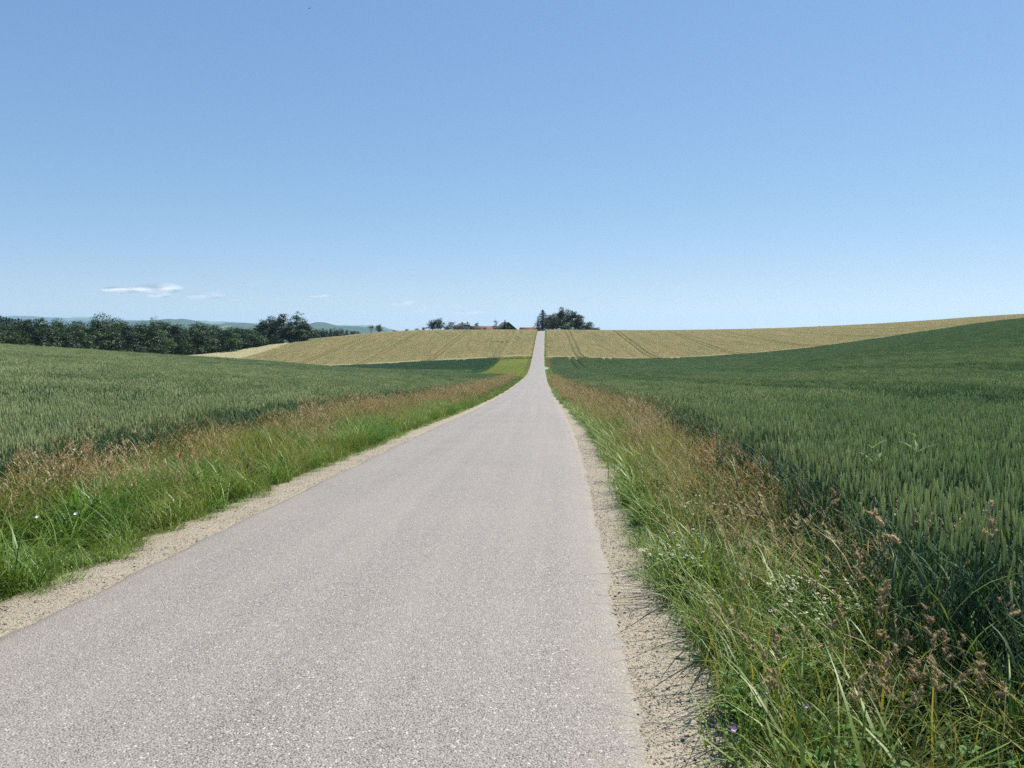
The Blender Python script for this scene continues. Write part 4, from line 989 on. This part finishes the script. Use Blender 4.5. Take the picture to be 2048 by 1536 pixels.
# trees round the farm on the crest
FD = 436.
farm = [('airy', 743, 415, 650, 15, 'thin airy tree of the pair standing on the left slope of the golden field'), ('dense', 760, 415, 648, 15, 'denser tree of the pair standing on the left slope of the golden field'),
        ('bush', 790, 425, 660, 15, 'low bush just right of the tree pair on the skyline'), ('bush', 814, 428, 657, 12, 'small pale bush between tree pair and farm on the skyline'), ('bush', 836, 430, 656, 12, 'bush left of the big twin crowned farm tree'),
        ('bush', 847, 432, 653, 8, 'slender young tree beside the big twin crowned farm tree'),
        ('dense', 866, FD, 639, 26, 'left crown of the big tree pair at the left end of the farm'), ('dense', 880, FD + 2, 635, 24, 'right and higher crown of the big tree pair at the left end of the farm'),
        ('airy2', 903, FD, 641, 24, 'olive tree with flat top directly left of the farmhouse'), ('bush', 893, FD - 3, 652, 14, 'bush under the olive tree left of the farmhouse'),
        ('dense', 935, 478, 644, 14, 'tree top showing behind the farmhouse roof'), ('dense', 955, 478, 644, 13, 'round tree between farmhouse and long red roof'), ('bush', 943, 440, 652, 7, 'small dark bush right of the farmhouse'),
        ('bush', 959, 438, 656, 8, 'low round bush in front of the long red roof, left one'), ('bush', 970, 438, 655, 9, 'low round bush in front of the long red roof, right one'),
        ('spare', 991, 440, 637, 14, 'single tree with gaps standing before the long red roof'), ('cone', 1010, 440, 639, 11, 'small pointed tree in front of the dark barn gable'), ('bush', 1017, 441, 651, 10, 'ivy green bush against the dark barn gable')]
T_DENSE = broadleaf(1400, 17, 9, 170, 16, .55, (.4, .45, .15), low=-.02); T_OL = broadleaf(1410, 17, 9, 120, 15, .5, (.4, .3, .3), mats=[LEAVES[0], LEAVES[1], OLIVE_LEAF])
T_SP = broadleaf(1420, 17, 6, 60, 14, .5, (.3, .5, .2), nl=5); T_PT = conifer(1430, 12, 5.5, [LEAVES[0]], 60)
for kd, px, d, top, wpx, lb in farm:
    if kd == 'dense': place(T_DENSE, px, d, top, wpx * 1.2, lb)
    elif kd == 'airy': place(AIRY, px, d, top, wpx, lb, w0=8)
    elif kd == 'airy2': place(T_OL, px, d, top, wpx * 1.2, lb)
    elif kd == 'spare': place(T_SP, px, d, top, wpx, lb, w0=6)
    elif kd == 'cone': place(T_PT, px, d, top, wpx, lb, name='pointed_tree', h0=12, w0=5.5)
    else: place(BUSH[R.randint(0, 3)], px, d, top, wpx, lb, 'bush', None, 'bush', 5, 5.5)
GRV = 1.3
# grove right of the road
T_BR = broadleaf(1440, 12, 9, 150, 16, .5, (.35, .2, .45), low=-.02, mats=[LEAVES[0], LEAVES[1], matte('brown_leaf', (.12, .09, .045), (.16, .12, .06), 1.)])
T_GR = broadleaf(1450, 9, 8, 140, 16, .5, (.0, .35, .65), low=-.05)
place(conifer(1460, 16, 13, [LEAVES[0]], 130), 1085, 432, 619, 27, 'pointed dark conifer right beside the road at the crest', 'conifer', None, 'conifer', 16, 7)
place(SP[0], 1076, 431, 634, 12, 'small pointed conifer at the left foot of the tall one beside the road', 'conifer', None, 'conifer', 22, 6.5)
place(KINDS[5], 1096, 438, 630, 28, 'dark tree filling the gap right of the conifer in the grove', w0=8 / GRV)
place(KINDS[2], 1107, 445, 625, 22, 'dark tree behind the brown tinged one in the grove', w0=7.5 / GRV)
place(T_BR, 1112, 432, 634, 26, 'brown tinged round tree at the front of the grove', h0=12, w0=9 / GRV)
place(T_DENSE, 1122, 446, 621, 26, 'green tree left of the highest one in the grove', w0=9 / GRV)
place(KINDS[5], 1122, 440, 614, 17, 'highest slender tree top of the grove', w0=8 / GRV)
place(T_DENSE, 1137, 446, 617, 34, 'large dark tree in the middle of the grove', w0=9 / GRV)
place(KINDS[3], 1150, 444, 624, 38, 'wide dark tree on the right shoulder of the grove', w0=11 / GRV)
place(KINDS[0], 1158, 440, 634, 22, 'dark tree closing the right side of the grove', w0=8.5 / GRV)
place(T_GR, 1138, 432, 643, 24, 'bright green bush tree low in front of the grove', h0=9, w0=8 / GRV)
place(BUSH[0], 1160, 432, 650, 18, 'low bush at the right foot of the grove', 'bush', None, 'bush', 5, 5.5)
place(T_GR, 1179, 434, 643, 20, 'detached fresh green shrub right of the grove', h0=9, w0=8 / GRV)
place(BUSH[1], 1170, 433, 650, 18, 'dull green bush left of the detached fresh shrub', 'bush', None, 'bush', 5, 5.5)
place(BUSH[2], 1192, 434, 654, 20, 'last low bush at the right end of the grove', 'bush', None, 'bush', 5, 5.5)
place(BUSH[2], 1128, 430, 652, 16, 'dark bush under the middle of the grove', 'bush', None, 'bush', 5, 5.5)
for px in (1637, 1645, 1652): place(BUSH[0], px, 424, 651.5, 6, 'tiny tuft of shrub on the skyline of the right golden field', 'bush', 'shrub tufts on the right skyline', 'bush', 5, 5.5)

# ------------------------------------------------------------------ farm buildings
WALL = matte('rendered_wall', (.50, .49, .47), (.56, .55, .52), .8)
WOODW = matte('dark_boards', (.055, .042, .034), (.085, .065, .05), 1.5)
TILE = matte('red_tiles', (.25, .145, .11), (.31, .18, .14), 1.2, .85)
TILE2 = matte('weathered_tiles', (.24, .17, .125), (.30, .215, .155), 1.2, .85)
TILE3 = matte('dark_red_tiles', (.24, .11, .09), (.29, .135, .11), 1.2, .85)
GLASS = matte('window_glass', (.03, .035, .04), (.05, .055, .06), 1., .15, 0., .5)
FRAME = matte('window_frame', (.6, .58, .54), (.65, .63, .6), 2.)
BRICK = matte('chimney_brick', (.14, .085, .07), (.2, .12, .1), 3.)
def gable_house(name, px, d, ridge_py, width, length, rz, wallm, roofm, label, cat, pitch=38, over=.6, hip=0., chim=(), wins=(), door=None):
    """gable end faces -Y (local); ridge along local Y"""
    x = px2x(px, d); z = float(gz(x, d)) - .2; H = py2z(ridge_py, d) - z; rise = math.tan(rad(pitch)) * width / 2; e = H - rise; w2 = width / 2; l2 = length / 2
    o = empty(name, (x, d, z), rz); tag(o, label, cat)
    mb = MB(); t = .35; rt = math.tan(rad(pitch))
    V = [(-w2, -l2, -1), (w2, -l2, -1), (w2, l2, -1), (-w2, l2, -1), (-w2, -l2, e - .15), (w2, -l2, e - .15), (w2, l2, e - .15), (-w2, l2, e - .15), (0, -l2, H - .3 - hip * rt), (0, l2, H - .3 - hip * rt)]
    if hip:   # clipped gable: the wall stops below the small hip
        V[8] = (0, -l2, H - .3 - hip); V[9] = (0, l2, H - .3 - hip)
    mb.add(V, [(0, 1, 5, 4), (1, 2, 6, 5), (2, 3, 7, 6), (3, 0, 4, 7)], [(4, 5, 8), (6, 7, 9)])
    link('wall', mb.mesh('wall', [wallm]), o)
    rb = MB(); wo_ = w2 + over; lo = l2 + over; ze = H - wo_ * rt; yr = lo - hip * 1.1; hx = hip / rt if hip else 0
    for sg in (-1, 1):
        top = [(0, -yr, H), (0, yr, H), (sg * wo_, lo, ze), (sg * wo_, -lo, ze)]
        if hip: top = [(0, -yr, H), (0, yr, H), (sg * hx, lo, H - hip), (sg * wo_, lo, ze), (sg * wo_, -lo, ze), (sg * hx, -lo, H - hip)]
        A = np.array(top, float); B = A - [0, 0, .22]; n = len(A)
        if n == 4:
            rb.add(np.concatenate([A, B]), [(0, 1, 2, 3), (7, 6, 5, 4), (1, 5, 6, 2), (2, 6, 7, 3), (3, 7, 4, 0)])
        else:
            rb.add(np.concatenate([A, B]), [(0, 1, 2, 5), (2, 3, 4, 5), (6 + 5, 6 + 2, 6 + 1, 6), (11, 10, 9, 8), (2, 8, 9, 3), (3, 9, 10, 4), (4, 10, 11, 5)])
    if hip:
        for sg in (-1, 1): rb.add([(0, sg * yr, H), (-hx, sg * lo, H - hip), (hx, sg * lo, H - hip), (0, sg * yr, H - .22), (-hx, sg * lo, H - hip - .22), (hx, sg * lo, H - hip - .22)], [(1, 2, 5, 4)], [(0, 1, 2), (3, 5, 4)])
    ro = link('roof', rb.mesh('roof', [roofm]), o)
    for cx, cy, ch in chim:
        c = MB(); zb = H - abs(cx) * rt - .4; c.box(cx - .32, cx + .32, cy - .32, cy + .32, zb, H + ch); c.box(cx - .4, cx + .4, cy - .4, cy + .4, H + ch + .002, H + ch + .15)
        link('chimney', c.mesh('chimney', [BRICK]), ro)
    for wx, wz, ww, wh in wins:
        f = MB(); y = -l2 - .06; b = .09
        for (a0, a1, b0, b1) in ((wx - ww, wx - ww + b, wz - wh, wz + wh), (wx + ww - b, wx + ww, wz - wh, wz + wh), (wx - ww + b, wx + ww - b, wz + wh - b, wz + wh), (wx - ww + b, wx + ww - b, wz - wh, wz - wh + b), (wx - b / 2, wx + b / 2, wz - wh + b, wz + wh - b)):
            f.box(a0, a1, y, -l2 + .05, b0, b1)
        fo = link('window', f.mesh('window_frame', [FRAME]), o)
        gl = MB(); gl.box(wx - ww + b, wx + ww - b, -l2 - .02, -l2 + .02, wz - wh + b, wz + wh - b); link('pane', gl.mesh('pane', [GLASS]), fo)
    if door:
        dx, dw, dh = door; dm_ = MB(); dm_.box(dx - dw, dx + dw, -l2 - .05, -l2 + .05, -.2, dh); link('door', dm_.mesh('door', [WOODW]), o)
    return o
gable_house('farmhouse', 926, 452, 646.2, 7.6, 12, rad(24), WALL, TILE2, 'pale farmhouse with clipped gable, two chimneys and a brown tiled roof', 'house', 33, .6, .9,
            [(-1.7, -3.6, .5), (1.7, -3.2, .5)], [(-2.3, 2.7, .45, .65), (0, 2.7, .45, .65), (2.3, 2.7, .45, .65), (-2.3, .6, .45, .6), (2.3, .6, .45, .6)], (0, .6, 1.5))
gable_house('long_barn', 967, 466, 652.0, 9, 13.6, rad(90), WALL, TILE, 'long barn showing a low salmon red roof between farmhouse and gabled barn', 'barn', 30, .5)
gable_house('gabled_barn', 1011, 457, 644.2, 10.4, 15, rad(14), WOODW, TILE2, 'dark boarded barn turning its steep gable to the field', 'barn', 40, .8, 0, (), [(0, 3.6, .5, .5)], (0, 1.5, 2.6))
gable_house('red_roof_shed', 1059, 470, 654.8, 7, 11.2, rad(91), WALL, TILE3, 'low shed with a dark red roof just left of the road at the crest', 'shed', 26, .5)

# ------------------------------------------------------------------ far hills, far woods
def hill_mat():
    m, nt, out = new_mat('forested_hill'); g = N(nt, 'ShaderNodeNewGeometry')
    mp = N(nt, 'ShaderNodeMapping'); mp.inputs['Scale'].default_value = (1, .35, 1); nt.links.new(g.outputs['Position'], mp.inputs[0])
    a = N(nt, 'ShaderNodeTexVoronoi', Scale=.0017); nt.links.new(mp.outputs[0], a.inputs['Vector'])
    sp = N(nt, 'ShaderNodeSeparateColor'); nt.links.new(a.outputs['Color'], sp.inputs[0])
    b = noise(nt, g.outputs['Position'], .05, 4.)
    c = mixc(nt, ramp(nt, b, [(.4, 0.), (.6, 1.)]), (.022, .045, .018), (.035, .062, .024))
    fld = mixc(nt, ramp(nt, sp.outputs[1], [(.84, 0.), (.88, 1.)]), (.085, .14, .045), (.17, .19, .09))
    c = mixc(nt, ramp(nt, sp.outputs[0], [(.70, 0.), (.72, 1.)]), c, fld)
    p = N(nt, 'ShaderNodeBsdfPrincipled', Roughness=.95); p.inputs['Specular IOR Level'].default_value = .05
    nt.links.new(c, p.inputs['Base Color']); nt.links.new(p.outputs[0], out.inputs[0]); return m
HM = hill_mat()
def ridge(name, d0, pts, label, depth=900, rough=5., seed=0):
    pxs = np.arange(-700, 800, 3.); tops = np.interp(pxs, [p[0] for p in pts], [p[1] for p in pts])
    zt = np.array([py2z(t, d0) for t in tops]); k = np.exp(-.5 * (np.arange(-6, 7) / 2.5) ** 2); k /= k.sum(); zt = np.convolve(np.pad(zt, 6, mode='edge'), k, 'valid')
    tt = np.linspace(-1, 1, 41); prof = np.cos(tt * math.pi / 2) ** 1.4
    U = px2x(pxs, 1.)[None, :]; Dd = (d0 + tt * depth)[:, None]
    X = U * np.ones_like(Dd) * d0 ; Y = Dd + 0 * U
    Z = -200 + (zt[None, :] + 200) * prof[:, None]
    wood = np.clip((hash_noise(X / 500, Y / 900, seed) - .42) * 8, 0, 1)
    Z = Z + wood * (18 + rough * (hash_noise(X / 45., Y / 100., seed + 1) - .5)) * (prof[:, None] > .1) + rough * .8 * (hash_noise(X / 110., Y / 160., seed + 2) - .5)
    nS = len(pxs); V = np.stack([X, Y, Z], -1).reshape(-1, 3)
    ii, jj = np.meshgrid(np.arange(len(tt) - 1), np.arange(nS - 1), indexing='ij')
    q = np.stack([ii * nS + jj, ii * nS + jj + 1, (ii + 1) * nS + jj + 1, (ii + 1) * nS + jj], -1).reshape(-1, 4)
    tag(link(name, raw_mesh(name, V, [q], [HM], None, False)), label, 'hills', kind='structure')
ridge('hills', 13000, [(-700, 640), (-200, 636), (0, 634), (60, 632.5), (110, 635), (150, 636), (200, 637.5), (240, 640), (300, 641), (360, 642), (450, 646), (520, 650), (700, 653), (760, 654), (800, 668), (1300, 690)], 'pale blue forested hills along the left horizon', 2300, 17, 3)
ridge('hills', 6800, [(-700, 648), (100, 649), (250, 648), (310, 646), (340, 642.5), (362, 643), (385, 648), (420, 653), (470, 650.5), (500, 650), (540, 654), (600, 650), (622, 647), (640, 648), (652, 653), (690, 657), (740, 659), (800, 672), (1300, 690)], 'nearer blue green hills showing above the left wood', 1400, 13, 8)

# ------------------------------------------------------------------ clouds
def cloud_mat():
    m, nt, out = new_mat('thin_cloud'); tc = N(nt, 'ShaderNodeTexCoord')
    sep = N(nt, 'ShaderNodeSeparateXYZ'); nt.links.new(tc.outputs['Object'], sep.inputs[0])
    cb = N(nt, 'ShaderNodeCombineXYZ'); nt.links.new(sep.outputs[0], cb.inputs[0]); nt.links.new(sep.outputs[2], cb.inputs[2])
    ln = N(nt, 'ShaderNodeVectorMath', operation='LENGTH'); nt.links.new(cb.outputs[0], ln.inputs[0])
    mp = N(nt, 'ShaderNodeMapping'); mp.inputs['Scale'].default_value = (3., 1.5, 1.2); nt.links.new(tc.outputs['Object'], mp.inputs[0])
    oi = N(nt, 'ShaderNodeObjectInfo'); nz = N(nt, 'ShaderNodeTexNoise', Scale=1.2, Detail=5., Roughness=.6); nz.noise_dimensions = '4D'
    nt.links.new(mp.outputs[0], nz.inputs['Vector']); mw = N(nt, 'ShaderNodeMath', operation='MULTIPLY'); mw.inputs[1].default_value = 50; nt.links.new(oi.outputs['Random'], mw.inputs[0]); nt.links.new(mw.outputs[0], nz.inputs['W'])
    e = mrange(nt, ln.outputs['Value'], .0, 1., 1., 0.); f = mrange(nt, nz.outputs['Fac'], .15, .7, .2, 1.)
    mu = N(nt, 'ShaderNodeMath', operation='MULTIPLY'); nt.links.new(e, mu.inputs[0]); nt.links.new(f, mu.inputs[1])
    col = N(nt, 'ShaderNodeSeparateColor'); nt.links.new(oi.outputs['Color'], col.inputs[0])
    m2 = N(nt, 'ShaderNodeMath', operation='MULTIPLY'); nt.links.new(mu.outputs[0], m2.inputs[0]); nt.links.new(col.outputs[0], m2.inputs[1])
    df = N(nt, 'ShaderNodeBsdfDiffuse'); df.inputs[0].default_value = (.76, .76, .76, 1); tl = N(nt, 'ShaderNodeBsdfTranslucent'); tl.inputs[0].default_value = (.76, .76, .76, 1)
    ms = N(nt, 'ShaderNodeMixShader'); ms.inputs[0].default_value = .85; nt.links.new(df.outputs[0], ms.inputs[1]); nt.links.new(tl.outputs[0], ms.inputs[2])
    tr = N(nt, 'ShaderNodeBsdfTransparent'); mx = N(nt, 'ShaderNodeMixShader'); nt.links.new(m2.outputs[0], mx.inputs[0]); nt.links.new(tr.outputs[0], mx.inputs[1]); nt.links.new(ms.outputs[0], mx.inputs[2])
    nt.links.new(mx.outputs[0], out.inputs[0]); return m
CM = cloud_mat()
def puff_mesh(seed):
    r = np.random.RandomState(seed); nu, nv = 40, 20; V = []
    th = np.linspace(0, 2 * math.pi, nu, endpoint=False); ph = np.linspace(-math.pi / 2 + .01, math.pi / 2 - .01, nv)
    T, Pp = np.meshgrid(th, ph); d = np.stack([np.cos(T) * np.cos(Pp), np.sin(T) * np.cos(Pp), np.sin(Pp)], -1)
    w_ = 1 + .16 * np.sin(3 * T + r.uniform(0, 6)) * np.cos(Pp) + .1 * np.sin(5 * T + r.uniform(0, 6)) * np.cos(Pp)
    V = (d * w_[..., None]).reshape(-1, 3)
    q = [(i * nu + j, i * nu + (j + 1) % nu, (i + 1) * nu + (j + 1) % nu, (i + 1) * nu + j) for i in range(nv - 1) for j in range(nu)]
    return raw_mesh('cloud', V, [np.array(q)], [CM], None, True)
PU = [puff_mesh(1500 + k) for k in range(3)]
CDI = 26000.
for i, (px, py, wpx, hpx, al, lb) in enumerate([(255, 579, 92, 9, .95, 'thin white streak forming the left wing of the largest cloud'), (325, 577, 84, 15, 1., 'brightest rounded part of the largest cloud above the left wood'), (322, 590, 44, 8, .75, 'small wisp hanging under the largest cloud'),
      (416, 592, 76, 12, .4, 'faint flat cloud right of the largest one'), (642, 592, 40, 5, .6, 'short thin streak of cloud above the tall tree group'), (808, 606, 46, 9, .55, 'small faint cloud left above the farm'),
      (845, 620, 30, 6, .5, 'tiny faint cloud low above the twin crowned tree'), (910, 613, 26, 6, .3, 'very faint small puff above the farmhouse'), (938, 625, 66, 7, .5, 'long faint cloud streak low over the farm roofs')]):
    x = px2x(px, CDI); z = py2z(py, CDI); k = CDI / F / 2
    o = link('cloud', PU[i % 3], None, (x, CDI, z)); o.scale = (wpx * k * 1.15, wpx * k * .8, hpx * k * 1.7); o.color = (al * .7, al * .7, al * .7, 1); tag(o, lb, 'cloud')

# a bird high in the sky
bm_ = MB(); P = np.array([(-.16, 0, 0), (-.1, 0, .01), (0, 0, .015), (.09, 0, .02), (.13, 0, .03), (.165, 0, .022)]); bm_.tube(P, [.012, .03, .045, .032, .024, .002], 8)
wg = []
for sgn in (-1, 1):
    wm = MB(); wm.add([(.06, 0, .03), (-.05, 0, .03), (.08, sgn * .2, .09), (-.03, sgn * .2, .085), (.0, sgn * .38, .06), (-.05, sgn * .36, .055),
                       (.06, 0, .022), (-.05, 0, .022), (.08, sgn * .2, .084), (-.03, sgn * .2, .08), (.0, sgn * .38, .056), (-.05, sgn * .36, .051)],
                      [(0, 1, 3, 2), (2, 3, 5, 4), (6, 8, 9, 7), (8, 10, 11, 9), (0, 2, 8, 6), (2, 4, 10, 8), (1, 7, 9, 3), (3, 9, 11, 5), (4, 5, 11, 10)]); wg.append(wm)
FEA = matte('dark_feathers', (.02, .02, .022), (.035, .034, .034), 20.)
bo = link('bird', bm_.mesh('bird_body', [FEA], True), None, (px2x(632, 150), 150, py2z(17, 150)), .6); tag(bo, 'tiny dark bird flying high in the blue sky', 'bird')
for wm in wg: link('wing', wm.mesh('wing', [FEA]), bo)

# ------------------------------------------------------------------ hazy air
hz = MB(); hz.box(-16000, 16000, -60, 16500, -260, 185)
m, nt, out = new_mat('hazy_air'); pv = N(nt, 'ShaderNodeVolumePrincipled'); pv.inputs['Color'].default_value = (.52, .74, 1, 1); pv.inputs['Density'].default_value = .000055; pv.inputs['Anisotropy'].default_value = .2
nt.links.new(pv.outputs[0], out.inputs['Volume'])
tag(link('haze', hz.mesh('haze', [m])), 'thin pale haze over the far hills', 'haze', kind='stuff')
